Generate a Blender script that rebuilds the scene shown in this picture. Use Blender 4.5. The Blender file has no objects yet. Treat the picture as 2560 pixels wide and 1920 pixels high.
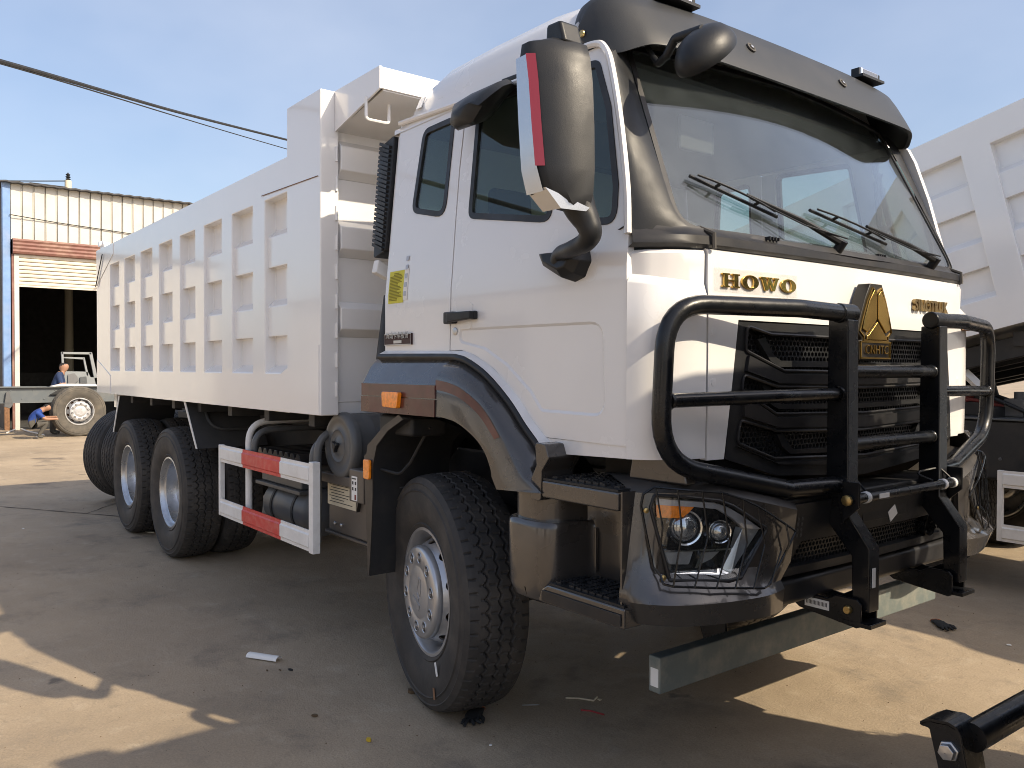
import bpy, bmesh, math, random
from mathutils import Vector, Matrix
from math import sin, cos, pi, radians, sqrt, atan2
random.seed(7)
scene = bpy.context.scene
col = scene.collection

# ------------------------------------------------------------------ camera
FPX, YAW, PITCH, ROLL = 2090.4, 2.4800, -0.01755, 0.0032
CAM = Vector((3.2804, -3.2108, 1.5719))
_f = Vector((cos(PITCH)*cos(YAW), cos(PITCH)*sin(YAW), sin(PITCH)))
_r = _f.cross(Vector((0, 0, 1))).normalized(); _u = _r.cross(_f)
_R = cos(ROLL)*_r + sin(ROLL)*_u; _U = -sin(ROLL)*_r + cos(ROLL)*_u
cd = bpy.data.cameras.new('camera'); cam = bpy.data.objects.new('camera', cd); col.objects.link(cam)
cam.matrix_world = Matrix(((_R.x, _U.x, -_f.x, CAM.x), (_R.y, _U.y, -_f.y, CAM.y), (_R.z, _U.z, -_f.z, CAM.z), (0, 0, 0, 1)))
cd.sensor_width = 36.0; cd.lens = 36.0*FPX/2560; cd.clip_start = 0.05; cd.clip_end = 3000
scene.camera = cam

# ------------------------------------------------------------------ light: sun from the front left of the truck
SUN = Vector((1.17, 0.50, 1.0)).normalized()
w = bpy.data.worlds.new('World'); scene.world = w; w.use_nodes = True
nt = w.node_tree; nt.nodes.clear()
def N(t, **k):
    n = nt.nodes.new(t)
    for a, b in k.items(): setattr(n, a, b)
    return n
sky = N('ShaderNodeTexSky', sky_type='NISHITA', sun_disc=False, sun_elevation=math.asin(SUN.z), sun_rotation=atan2(SUN.x, SUN.y),
        altitude=50, air_density=1.0, dust_density=3.2, ozone_density=2.0)
bg = N('ShaderNodeBackground'); bg.inputs['Strength'].default_value = 0.15
out = N('ShaderNodeOutputWorld')
tc = N('ShaderNodeTexCoord'); mp = N('ShaderNodeMapping'); mp.inputs['Scale'].default_value = (1.0, 1.3, 2.2)
mp.inputs['Rotation'].default_value = (0.25, 0.1, 0.6)
cn = N('ShaderNodeTexNoise'); cn.inputs['Scale'].default_value = 1.3; cn.inputs['Detail'].default_value = 5; cn.inputs['Roughness'].default_value = 0.55
cr_ = N('ShaderNodeValToRGB'); cr_.color_ramp.elements[0].position = 0.40; cr_.color_ramp.elements[1].position = 0.92
cr_.color_ramp.elements[0].color = (.10, .10, .10, 1); cr_.color_ramp.elements[1].color = (0.5, 0.5, 0.5, 1)
mx = N('ShaderNodeMix', data_type='RGBA'); mx.inputs['B'].default_value = (5.0, 5.3, 5.9, 1)
L = nt.links.new
L(tc.outputs['Generated'], mp.inputs['Vector']); L(mp.outputs['Vector'], cn.inputs['Vector']); L(cn.outputs['Fac'], cr_.inputs['Fac'])
L(cr_.outputs['Color'], mx.inputs['Factor']); L(sky.outputs['Color'], mx.inputs['A']); tn = N('ShaderNodeMix', data_type='RGBA', blend_type='MULTIPLY'); tn.inputs['Factor'].default_value = 1; tn.inputs['B'].default_value = (1.02, 1.0, 1.0, 1); L(mx.outputs['Result'], tn.inputs['A']); L(tn.outputs['Result'], bg.inputs['Color']); L(bg.outputs['Background'], out.inputs['Surface'])
sl = bpy.data.lights.new('sun', 'SUN'); sl.energy = 4.6; sl.angle = radians(0.55); sl.color = (1.0, 0.855, 0.64)
so = bpy.data.objects.new('sun', sl); col.objects.link(so); so.rotation_euler = SUN.to_track_quat('Z', 'Y').to_euler(); so.location = SUN*40
vs = scene.view_settings; vs.view_transform = 'Standard'; vs.look = 'None'; vs.gamma = 1.0; vs.exposure = 0.42
scene.cycles.use_denoising = True; scene.cycles.max_bounces = 10; scene.cycles.transparent_max_bounces = 24
scene.cycles.sample_clamp_indirect = 8.0; scene.cycles.blur_glossy = 0.5; scene.cycles.filter_width = 0.95

# ------------------------------------------------------------------ geometry from photograph measurements (2212 px wide frame)
KD = 2560/2212
def ray(x, y):
    return _R*((x*KD-1280)/FPX) - _U*((y*KD-960)/FPX) + _f
def P(x, y, ax, v):
    d = ray(x, y); i = 'xyz'.index(ax); return CAM + d*((v-CAM[i])/d[i])
def PP(x, y, p0, n):
    d = ray(x, y); n = Vector(n); return CAM + d*((Vector(p0)-CAM).dot(n)/d.dot(n))

# ------------------------------------------------------------------ materials
MATS = {}
def node_mat(name):
    m = bpy.data.materials.new(name); m.use_nodes = True; MATS[name] = m
    return m, m.node_tree, m.node_tree.nodes['Principled BSDF']
def setin(b, **k):
    for a, v in k.items():
        s = b.inputs[a.replace('_', ' ')]
        s.default_value = v if not (isinstance(v, tuple) and len(v) == 3) else (*v, 1)
def mat(name, colr, rough=0.5, metal=0.0, coat=0.0, var=0.0, vscale=6.0, bump=0.0, bscale=80.0, spec=0.5, dirt=None, dirt_amt=0.0, dscale=3.0, rvar=0.0, **kw):
    """colour with broad mottling, a fine bump and optional dirt patches"""
    m, t, b = node_mat(name)
    setin(b, Base_Color=colr, Roughness=rough, Metallic=metal, Coat_Weight=coat, Coat_Roughness=0.06, Specular_IOR_Level=spec)
    for k, v in kw.items(): setin(b, **{k: v})
    n = t.nodes; l = t.links.new
    if var or bump or dirt or rvar:
        tcx = n.new('ShaderNodeTexCoord')
        src = None
        if var:
            nz = n.new('ShaderNodeTexNoise'); nz.inputs['Scale'].default_value = vscale; nz.inputs['Detail'].default_value = 6
            l(tcx.outputs['Object'], nz.inputs['Vector'])
            mr = n.new('ShaderNodeMapRange'); mr.inputs['From Min'].default_value = .3; mr.inputs['From Max'].default_value = .7
            mr.inputs['To Min'].default_value = 1-var; mr.inputs['To Max'].default_value = 1+var
            l(nz.outputs['Fac'], mr.inputs['Value'])
            mu = n.new('ShaderNodeMix'); mu.data_type = 'RGBA'; mu.blend_type = 'MULTIPLY'; mu.inputs['Factor'].default_value = 1
            mu.inputs['A'].default_value = (*colr, 1); l(mr.outputs['Result'], mu.inputs['B']); src = mu.outputs['Result']
            l(src, b.inputs['Base Color'])
        if dirt:
            nd = n.new('ShaderNodeTexNoise'); nd.inputs['Scale'].default_value = dscale; nd.inputs['Detail'].default_value = 9; nd.inputs['Roughness'].default_value = .65
            l(tcx.outputs['Object'], nd.inputs['Vector'])
            rp = n.new('ShaderNodeMapRange'); rp.inputs['From Min'].default_value = .45; rp.inputs['From Max'].default_value = .75; rp.inputs['To Max'].default_value = dirt_amt
            l(nd.outputs['Fac'], rp.inputs['Value'])
            md = n.new('ShaderNodeMix'); md.data_type = 'RGBA'; md.inputs['B'].default_value = (*dirt, 1)
            l(rp.outputs['Result'], md.inputs['Factor'])
            if src: l(src, md.inputs['A'])
            else: md.inputs['A'].default_value = (*colr, 1)
            l(md.outputs['Result'], b.inputs['Base Color'])
        if rvar:
            nr = n.new('ShaderNodeTexNoise'); nr.inputs['Scale'].default_value = dscale*2.3; nr.inputs['Detail'].default_value = 7
            l(tcx.outputs['Object'], nr.inputs['Vector'])
            r2 = n.new('ShaderNodeMapRange'); r2.inputs['From Min'].default_value = .3; r2.inputs['From Max'].default_value = .7
            r2.inputs['To Min'].default_value = max(.02, rough-rvar); r2.inputs['To Max'].default_value = rough+rvar
            l(nr.outputs['Fac'], r2.inputs['Value']); l(r2.outputs['Result'], b.inputs['Roughness'])
        if bump:
            nb = n.new('ShaderNodeTexNoise'); nb.inputs['Scale'].default_value = bscale; nb.inputs['Detail'].default_value = 4
            l(tcx.outputs['Object'], nb.inputs['Vector'])
            bp = n.new('ShaderNodeBump'); bp.inputs['Strength'].default_value = bump; bp.inputs['Distance'].default_value = .01
            l(nb.outputs['Fac'], bp.inputs['Height']); l(bp.outputs['Normal'], b.inputs['Normal'])
    return m
def glass(name, tint, dust_veil=0.05, veil_col=(.5, .5, .48), refl=1.0):
    m = bpy.data.materials.new(name); m.use_nodes = True; MATS[name] = m
    t = m.node_tree; t.nodes.clear(); n = t.nodes; l = t.links.new
    o = n.new('ShaderNodeOutputMaterial'); tr = n.new('ShaderNodeBsdfTransparent'); tr.inputs[0].default_value = (*tint, 1)
    gl = n.new('ShaderNodeBsdfGlossy'); gl.inputs['Roughness'].default_value = 0.01
    fr = n.new('ShaderNodeLayerWeight'); fr.inputs['Blend'].default_value = .5      # Schlick, the same from both faces of the pane
    pw = n.new('ShaderNodeMath'); pw.operation = 'POWER'; pw.inputs[1].default_value = 5.0; l(fr.outputs['Facing'], pw.inputs[0])
    mu = n.new('ShaderNodeMath'); mu.operation = 'MULTIPLY_ADD'; mu.inputs[1].default_value = .957*refl; mu.inputs[2].default_value = .043*refl; mu.use_clamp = True
    l(pw.outputs[0], mu.inputs[0])
    df = n.new('ShaderNodeBsdfDiffuse'); df.inputs[0].default_value = (*veil_col, 1)
    nz = n.new('ShaderNodeTexNoise'); nz.inputs['Scale'].default_value = 5; nz.inputs['Detail'].default_value = 9; nz.inputs['Roughness'].default_value = .7
    tcx = n.new('ShaderNodeTexCoord'); l(tcx.outputs['Object'], nz.inputs['Vector'])
    mr = n.new('ShaderNodeMapRange'); mr.inputs['From Min'].default_value = .3; mr.inputs['From Max'].default_value = .8; mr.inputs['To Min'].default_value = dust_veil*.4; mr.inputs['To Max'].default_value = dust_veil*1.8
    l(nz.outputs['Fac'], mr.inputs['Value'])
    m1 = n.new('ShaderNodeMixShader'); m2 = n.new('ShaderNodeMixShader')
    l(mr.outputs['Result'], m1.inputs[0]); l(tr.outputs[0], m1.inputs[1]); l(df.outputs[0], m1.inputs[2])
    l(mu.outputs[0], m2.inputs[0]); l(m1.outputs[0], m2.inputs[1]); l(gl.outputs[0], m2.inputs[2]); l(m2.outputs[0], o.inputs[0])
    return m
M = MATS
mat('white_paint', (.75, .74, .735), rough=.24, coat=.7, var=.012, vscale=2.5, dirt=(.55, .50, .43), dirt_amt=.06, dscale=2.2, rvar=.05)
mat('body_paint', (.83, .82, .812), rough=.20, coat=.6, var=.015, vscale=1.8, dirt=(.55, .50, .43), dirt_amt=.06, dscale=1.7, rvar=.05, bump=.12, bscale=1.6)
mat('frame_white', (.78, .78, .77), rough=.45, var=.03, dirt=(.45, .42, .38), dirt_amt=.35, dscale=9)
mat('guard_red', (.58, .035, .03), rough=.45, var=.06, dirt=(.7, .6, .5), dirt_amt=.2, dscale=20)
mat('bronze_paint', (.066, .060, .056), rough=.30, metal=.45, coat=.85, var=.05, dirt=(.11, .10, .088), dirt_amt=.28, dscale=4, rvar=.08)
mat('bronze_matt', (.050, .046, .043), rough=.42, metal=.3, var=.05, dirt=(.14, .12, .10), dirt_amt=.4, dscale=5)
mat('maroon_film', (.070, .014, .014), rough=.35, coat=.4, var=.25, vscale=9, dirt=(.085, .05, .04), dirt_amt=.6, dscale=6, rvar=.12)
mat('red_strip', (.07, .012, .012), rough=.3, coat=.4, var=.3, vscale=14)
mat('black_plastic', (.016, .017, .019), rough=.44, spec=.33, bump=.10, bscale=420, dirt=(.07, .063, .055), dirt_amt=.15, dscale=5, rvar=.1)
mat('black_trim', (.018, .018, .020), rough=.42, spec=.35, dirt=(.10, .09, .08), dirt_amt=.30, dscale=4, rvar=.1)
mat('black_steel', (.006, .007, .009), rough=.30, coat=.15, spec=.32, dirt=(.06, .05, .045), dirt_amt=.13, dscale=6, rvar=.12, bump=.04, bscale=60)
mat('visor_grey', (.020, .022, .025), rough=.48, spec=.4, dirt=(.09, .08, .07), dirt_amt=.22, dscale=3, bump=.06, bscale=300)
mat('rubber', (.030, .029, .028), rough=.78, var=.12, dirt=(.10, .085, .07), dirt_amt=.5, dscale=5, bump=.15, bscale=60)
mat('tyre_new', (.034, .032, .031), rough=.70, var=.12, dirt=(.10, .085, .07), dirt_amt=.65, dscale=6, bump=.1, bscale=90)
mat('tyre_dusty', (.075, .068, .058), rough=.85, var=.15, dirt=(.2, .17, .13), dirt_amt=.6, dscale=4)
mat('rim_silver', (.52, .53, .55), rough=.36, metal=.75, var=.04, dirt=(.26, .22, .18), dirt_amt=.3, dscale=7, rvar=.08)
mat('rim_galv', (.56, .58, .61), rough=.30, metal=.85, var=.12, vscale=5, dirt=(.14, .11, .08), dirt_amt=.55, dscale=3.5, rvar=.12)
mat('nut_steel', (.50, .50, .51), rough=.3, metal=.9)
mat('rust_drum', (.20, .105, .055), rough=.8, var=.3, vscale=20)
mat('chassis_grey', (.075, .083, .09), rough=.45, var=.06, dirt=(.16, .14, .12), dirt_amt=.4, dscale=5)
mat('dark_chassis', (.016, .017, .019), rough=.6, dirt=(.06, .052, .045), dirt_amt=.5, dscale=6)
mat('tank_grey', (.095, .10, .105), rough=.42, var=.05, dirt=(.15, .13, .11), dirt_amt=.4, dscale=8)
mat('box_bronze', (.105, .092, .08), rough=.45, metal=.2, var=.05)
mat('flap_dark', (.035, .037, .04), rough=.6, dirt=(.1, .09, .08), dirt_amt=.4, dscale=4)
mat('underrun_green', (.13, .155, .15), rough=.5, var=.06, dirt=(.40, .36, .28), dirt_amt=.55, dscale=9, rvar=.1)
mat('chrome', (.82, .82, .83), rough=.07, metal=1.0)
mat('gold', (.72, .46, .13), rough=.14, metal=1.0, var=.06, vscale=20)
mat('gold_dark', (.34, .25, .12), rough=.3, metal=.9)
mat('emblem_black', (.022, .018, .014), rough=.38)
mat('mirror_silver', (.56, .57, .59), rough=.27, metal=.8)
mat('mirror_red', (.20, .012, .022), rough=.3, coat=.5)
mat('amber', (.95, .27, .012), rough=.18, coat=.8, var=.22, vscale=60)
mat('paper_white', (.78, .77, .74), rough=.8)
mat('label_yellow', (.62, .56, .04), rough=.55)
mat('label_cream', (.62, .56, .42), rough=.7)
mat('print_shade_dark', (.06, .055, .05), rough=.8)  # label print; also the shade painted into wells, slots and holes
mat('print_olive', (.25, .22, .02), rough=.8)
mat('print_red', (.17, .03, .025), rough=.6)
mat('plate_black', (.035, .008, .008), rough=.4, spec=.3)
mat('interior_dark', (.035, .035, .037), rough=.75)
mat('interior_grey', (.16, .16, .165), rough=.8, var=.05)
mat('seat_fabric', (.05, .05, .055), rough=.9)
mat('lamp_black', (.012, .012, .013), rough=.12, coat=.5)
mat('lamp_grey', (.42, .42, .45), rough=.3, metal=.2)
mat('lamp_silver', (.70, .71, .73), rough=.24, metal=.7)
mat('brass', (.50, .36, .15), rough=.35, metal=.9)
mat('mirror_glass', (.75, .77, .8), rough=.02, metal=1.0)
glass('wind_glass', (.93, .97, .95), dust_veil=.028, veil_col=(.46, .52, .57), refl=1.8)  # bluish film: dust plus part of the sky's reflected veil, put into colour
glass('side_glass', (.66, .76, .72), dust_veil=.015, refl=1.15)
glass('film_clear', (.98, .98, .98), dust_veil=.06, veil_col=(.8, .8, .8))
glass('lamp_glass', (.96, .97, .97), dust_veil=.01)

# ------------------------------------------------------------------ mesh helpers
def link(o, parent=None):
    col.objects.link(o)
    if parent is not None: o.parent = parent
    return o
def finish(me, mats, angle=38):
    for m in (mats if isinstance(mats, (list, tuple)) else [mats]): me.materials.append(M[m] if isinstance(m, str) else m)
    me.polygons.foreach_set('use_smooth', [True]*len(me.polygons))
    me.set_sharp_from_angle(angle=radians(angle))
    me.update()
    return me
def tag(o, label=None, category=None, group=None, kind=None):
    if label: o['label'] = label
    if category: o['category'] = category
    if group: o['group'] = group
    if kind: o['kind'] = kind
    return o
def empty(name, loc=(0, 0, 0), rz=0):
    o = bpy.data.objects.new(name, None); o.empty_display_size = .2; o.location = loc; o.rotation_euler = (0, 0, rz); col.objects.link(o); return o

def round_poly(pts, r, n=5, closed=True):
    """round every corner of a 2D/3D polyline; r: number or list"""
    pts = [Vector(p) for p in pts]; out = []; k = len(pts)
    for i, p in enumerate(pts):
        rr = r[i] if isinstance(r, (list, tuple)) else r
        if (not closed and i in (0, k-1)) or rr <= 0: out.append(p); continue
        a = pts[i-1]-p; b = pts[(i+1) % k]-p
        la, lb = a.length, b.length
        if la < 1e-6 or lb < 1e-6: out.append(p); continue
        a /= la; b /= lb
        ang = a.angle(b)
        if ang > pi-.02: out.append(p); continue
        d = min(rr/math.tan(ang/2), la*.49, lb*.49)
        p0 = p+a*d; p1 = p+b*d
        for j in range(n+1):
            t = j/n; out.append((1-t)**2*p0+2*t*(1-t)*p+t*t*p1)
    return out
def catmull(pts, n=6, closed=False):
    pts = [Vector(p) for p in pts]; k = len(pts); out = []
    for i in range(k if closed else k-1):
        g = (lambda j: pts[j % k]) if closed else (lambda j: pts[max(0, min(k-1, j))])
        p0, p1, p2, p3 = g(i-1), g(i), g(i+1), g(i+2)
        for j in range(n):
            t = j/n; out.append(.5*((2*p1)+(p2-p0)*t+(2*p0-5*p1+4*p2-p3)*t*t+(3*p1-p0-3*p2+p3)*t**3))
    if not closed: out.append(pts[-1])
    return out
def resample(pts, n):
    pts = [Vector(p) for p in pts]; L_ = [0]
    for a, b in zip(pts, pts[1:]): L_.append(L_[-1]+(b-a).length)
    out = []; j = 0
    for i in range(n):
        s = L_[-1]*i/(n-1)
        while j < len(pts)-2 and L_[j+1] < s: j += 1
        d = L_[j+1]-L_[j]; out.append(pts[j].lerp(pts[j+1], (s-L_[j])/d if d > 1e-9 else 0))
    return out

class B:
    """collects shapes and becomes ONE mesh object"""
    def __init__(s): s.v = []; s.f = []; s.m = []
    def add(s, vs, fs, mi=0):
        o = len(s.v); s.v += [tuple(p) for p in vs]; s.f += [tuple(i+o for i in f) for f in fs]; s.m += [mi]*len(fs); return s
    def box(s, c, d, mi=0, rot=None):
        hx, hy, hz = d[0]/2, d[1]/2, d[2]/2; c = Vector(c)
        vs = [Vector((x, y, z)) for x in (-hx, hx) for y in (-hy, hy) for z in (-hz, hz)]
        if rot is not None: vs = [rot @ q for q in vs]
        return s.add([q+c for q in vs], [(0, 1, 3, 2), (4, 6, 7, 5), (0, 4, 5, 1), (2, 3, 7, 6), (0, 2, 6, 4), (1, 5, 7, 3)], mi)
    def span(s, a, b, mi=0):
        a, b = Vector(a), Vector(b); return s.box((a+b)/2, [abs(q) for q in (b-a)], mi)
    def prism(s, pts, vec, mi=0):
        """closed 3D outline pushed along vec"""
        n = len(pts); pts = [Vector(p) for p in pts]; v = Vector(vec)
        nrm = Vector((0, 0, 0))
        for i in range(n): nrm += pts[i].cross(pts[(i+1) % n])
        if nrm.dot(v) > 0: pts = pts[::-1]
        return s.add(pts+[p+v for p in pts], [tuple(range(n)), tuple(range(2*n-1, n-1, -1))]+[(i, i+n, (i+1) % n+n, (i+1) % n) for i in range(n)], mi)
    def loft(s, rows, mi=0, close=False, caps=False, loop=False):
        k = len(rows[0]); o = []
        for r_ in rows: o += [Vector(p) for p in r_]
        fs = []; R_ = len(rows)
        for i in range(R_ if loop else R_-1):
            i2 = (i+1) % R_
            for j in range(k if close else k-1):
                j2 = (j+1) % k; fs.append((i*k+j, i*k+j2, i2*k+j2, i2*k+j))
        if caps: fs += [tuple(range(k-1, -1, -1)), tuple((R_-1)*k+j for j in range(k))]
        return s.add(o, fs, mi)
    def tube(s, pts, r, n=12, mi=0, caps=True, bend=0, bn=6, closed=False):
        pts = [Vector(p) for p in pts]
        if bend: pts = round_poly(pts, bend, bn, closed=closed)
        k = len(pts); rows = []; up = None
        for i, p in enumerate(pts):
            if closed: t = pts[(i+1) % k]-pts[i-1]
            else: t = (pts[min(i+1, k-1)]-pts[max(i-1, 0)])
            t.normalize()
            if up is None:
                up = Vector((0, 0, 1)) if abs(t.z) < .9 else Vector((1, 0, 0))
            a = t.cross(up).normalized(); up = a.cross(t).normalized()
            if isinstance(r, (list, tuple)):
                q_ = i*(len(r)-1)/max(1, k-1); i0 = min(len(r)-2, int(q_)); rr = r[i0]+(r[i0+1]-r[i0])*(q_-i0)
            else: rr = r
            rows.append([p+(a*cos(2*pi*j/n)+up*sin(2*pi*j/n))*rr for j in range(n)])
        return s.loft(rows[::-1], mi, close=True, caps=caps and not closed, loop=closed)
    def cyl(s, a, b, r, n=20, mi=0, r2=None):
        return s.tube([a, b], [r, r if r2 is None else r2], n, mi)
    def lathe(s, prof, c, axis, n=48, mi=0, closed=False, mis=None):
        """prof: (radius, offset along axis)"""
        axis = Vector(axis).normalized(); c = Vector(c)
        u = axis.orthogonal().normalized(); v = axis.cross(u)
        rows = [[c+axis*h+(u*cos(2*pi*j/n)+v*sin(2*pi*j/n))*r_ for j in range(n)] for r_, h in prof]
        if mis is None: return s.loft(rows, mi, close=True, loop=closed)
        for i in range(len(rows)-1): s.loft(rows[i:i+2], mis[i], close=True)
        return s
    def sheet(s, outer, holes, fmap, thick, out, cu=(), cv=(), mi=0):
        """flat outline with holes (2D) mapped to space by fmap and thickened inwards; out: outward direction"""
        bm = bmesh.new(); es = []
        for lp in [outer]+list(holes):
            vv = [bm.verts.new((p[0], p[1], 0)) for p in lp]
            es += [bm.edges.new((vv[i], vv[(i+1) % len(vv)])) for i in range(len(vv))]
        bmesh.ops.triangle_fill(bm, use_beauty=True, use_dissolve=False, edges=es)
        for i, cuts in enumerate((cu, cv)):
            for c in cuts:
                bmesh.ops.bisect_plane(bm, geom=bm.verts[:]+bm.edges[:]+bm.faces[:], plane_co=(c, c, 0), plane_no=(1, 0, 0) if i == 0 else (0, 1, 0))
        for q in bm.verts: q.co = fmap(q.co.x, q.co.y)
        bm.normal_update(); out = Vector(out)
        for f in bm.faces:
            if f.normal.dot(out) < 0: f.normal_flip()
        bm.normal_update()
        bm.verts.index_update(); n = len(bm.verts)
        vs = [q.co.copy() for q in bm.verts]+([q.co-q.normal*thick for q in bm.verts] if thick else [])
        fs = [tuple(q.index for q in f.verts) for f in bm.faces]
        if thick:
            fs += [tuple(i+n for i in f[::-1]) for f in fs]
            for e in bm.edges:
                if len(e.link_faces) == 1:
                    lp = e.link_loops[0]; a, b = lp.vert.index, lp.link_loop_next.vert.index
                    fs.append((b, a, a+n, b+n))
        bm.free(); return s.add(vs, fs, mi)
    def mesh(s, name, mats, angle=38):
        me = bpy.data.meshes.new(name); me.from_pydata(s.v, [], s.f)
        if any(s.m): me.polygons.foreach_set('material_index', s.m)
        return finish(me, mats, angle)
    def obj(s, name, mats, parent=None, bevel=0, seg=2, angle=38, loc=None):
        o = bpy.data.objects.new(name, s.mesh(name, mats, angle)); link(o, parent)
        if loc is not None: o.location = loc
        if bevel:
            b = o.modifiers.new('bevel', 'BEVEL'); b.width = bevel; b.segments = seg; b.limit_method = 'ANGLE'; b.angle_limit = radians(38); b.harden_normals = True
        return o
def share(src, name, parent=None, loc=None, rot=None, mat4=None):
    o = bpy.data.objects.new(name, src.data); link(o, parent)
    for m_ in src.modifiers:
        if m_.type == 'BEVEL':
            b = o.modifiers.new('bevel', 'BEVEL'); b.width = m_.width; b.segments = m_.segments; b.limit_method = 'ANGLE'; b.angle_limit = m_.angle_limit; b.harden_normals = True
    if loc is not None: o.location = loc
    if rot is not None: o.rotation_euler = rot
    if mat4 is not None: o.matrix_basis = mat4
    return o
def copy_tree(o, parent=None, skip=()):
    c = o.copy(); col.objects.link(c); c.parent = parent
    for ch in list(o.children):
        if ch.name.split('.')[0] in skip: continue
        copy_tree(ch, c, skip)
    return c
def mir(pts):
    return [Vector((p[0], -p[1], p[2])) for p in pts]
_font = None
def text_mesh(body, size, depth, mats, xf, bold=0.0):
    """raised lettering; xf maps text plane (x right, y up, z out) into space"""
    cu = bpy.data.curves.new('t', 'FONT'); cu.body = body; cu.size = size; cu.extrude = depth/2; cu.align_x = 'CENTER'; cu.align_y = 'CENTER'; cu.offset = bold
    cu.resolution_u = 3
    o = bpy.data.objects.new('t', cu); col.objects.link(o)
    bpy.context.view_layer.update()
    me = bpy.data.meshes.new_from_object(o.evaluated_get(bpy.context.evaluated_depsgraph_get()))
    bpy.data.objects.remove(o); bpy.data.curves.remove(cu)
    me.transform(xf); me.materials.clear()
    return finish(me, mats)
def add_text(name, parent, *a, **k):
    return link(bpy.data.objects.new(name, text_mesh(*a, **k)), parent)
def frame4(o, xd, yd):
    xd = Vector(xd).normalized(); yd = Vector(yd).normalized(); z = xd.cross(yd)
    return Matrix(((xd.x, yd.x, z.x, o[0]), (xd.y, yd.y, z.y, o[1]), (xd.z, yd.z, z.z, o[2]), (0, 0, 0, 1)))
# ================================================================== THE YARD FLOOR
def ground_material():
    m, t, b = node_mat('yard_concrete'); n = t.nodes; l = t.links.new
    tcx = n.new('ShaderNodeTexCoord')
    def noise(s, d=6, r=.6, vec=None):
        z = n.new('ShaderNodeTexNoise'); z.inputs['Scale'].default_value = s; z.inputs['Detail'].default_value = d; z.inputs['Roughness'].default_value = r
        l(vec or tcx.outputs['Object'], z.inputs['Vector']); return z.outputs['Fac']
    def rng(v, a, b_, c=0., d=1.):
        q = n.new('ShaderNodeMapRange'); q.inputs['From Min'].default_value = a; q.inputs['From Max'].default_value = b_; q.inputs['To Min'].default_value = c; q.inputs['To Max'].default_value = d
        l(v, q.inputs['Value']); return q.outputs['Result']
    def mix(a, b_, f, mode='MIX'):
        q = n.new('ShaderNodeMix'); q.data_type = 'RGBA'; q.blend_type = mode
        for s, v in (('A', a), ('B', b_)):
            if isinstance(v, tuple): q.inputs[s].default_value = (*v, 1)
            else: l(v, q.inputs[s])
        if isinstance(f, float): q.inputs['Factor'].default_value = f
        else: l(f, q.inputs['Factor'])
        return q.outputs['Result']
    c = mix((.29, .228, .158), (.405, .320, .222), rng(noise(.55, 8, .62), .35, .65))
    c = mix(c, (.195, .162, .122), rng(noise(1.9, 10, .72), .52, .68, 0, .8))
    c = mix(c, (.46, .385, .29), rng(noise(4.5, 9, .7), .55, .75, 0, .6))
    c = mix(c, (.13, .106, .083), rng(noise(2.7, 12, .78), .60, .72, 0, .65))
    c = mix(c, (.085, .07, .058), rng(noise(.9, 5, .5), .64, .70, 0, .6))
    c = mix(c, (.07, .06, .05), rng(noise(2.3, 4, .5), .70, .735, 0, .7))
    c = mix(c, (.10, .085, .07), rng(noise(7.5, 10, .8), .66, .72, 0, .6))
    mpn = n.new('ShaderNodeMapping'); mpn.inputs['Scale'].default_value = (.6, 7.0, 1); mpn.inputs['Rotation'].default_value = (0, 0, .5); l(tcx.outputs['Object'], mpn.inputs['Vector'])
    c = mix(c, (.44, .37, .28), rng(noise(1.3, 6, .6, mpn.outputs['Vector']), .60, .78, 0, .45))
    fine = noise(95, 5, .7)
    c = mix(c, rng(fine, .2, .8, .72, 1.25), 1.0, 'MULTIPLY')
    vo = n.new('ShaderNodeTexVoronoi'); vo.inputs['Scale'].default_value = 34; l(tcx.outputs['Object'], vo.inputs['Vector'])
    c = mix(c, (.10, .085, .07), rng(vo.outputs['Distance'], .05, .10, .55, 0.))
    l(c, b.inputs['Base Color'])
    l(rng(noise(3, 8, .7), .3, .7, .62, .9), b.inputs['Roughness'])
    ad = n.new('ShaderNodeMath'); ad.operation = 'ADD'; l(fine, ad.inputs[0])
    k2 = n.new('ShaderNodeMath'); k2.operation = 'MULTIPLY'; k2.inputs[1].default_value = 2.0; l(noise(9, 8, .7), k2.inputs[0]); l(k2.outputs[0], ad.inputs[1])
    bp = n.new('ShaderNodeBump'); bp.inputs['Strength'].default_value = .55; bp.inputs['Distance'].default_value = .007
    l(ad.outputs[0], bp.inputs['Height']); l(bp.outputs['Normal'], b.inputs['Normal'])
ground_material()
g = B(); g.add([(-900, -900, 0), (900, -900, 0), (900, 900, 0), (-900, 900, 0)], [(0, 1, 2, 3)])
ground = tag(g.obj('ground', 'yard_concrete'), 'sandy brown concrete yard with stains', kind='structure')
mat('joint_dark', (.075, .062, .05), rough=.95)
def crack(pts, wd=.012, jit=.01, seed=1):
    random.seed(seed); b = B(); pts = resample([Vector((*p, 0)) for p in pts], max(4, int(sum((Vector(a)-Vector(c)).length for a, c in zip(pts, pts[1:]))/.12)))
    rows = []
    for i, p in enumerate(pts):
        t = (pts[min(i+1, len(pts)-1)]-pts[max(0, i-1)]).normalized(); nn = Vector((-t.y, t.x, 0)); o = nn*random.uniform(-jit, jit); ww = wd*random.uniform(.5, 1.3)
        rows.append([p+o-nn*ww/2+Vector((0, 0, .004)), p+o+nn*ww/2+Vector((0, 0, .004))])
    b.loft(rows); return b.obj('joint', 'joint_dark', ground)
crack([(-7.9, -2.1), (-6.63, -1.31), (-6.05, -.95), (-5.2, -.6)], .02, .006, 3)
crack([(-6.63, -1.31), (-9.5, .9)], .016, .01, 4)

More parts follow.
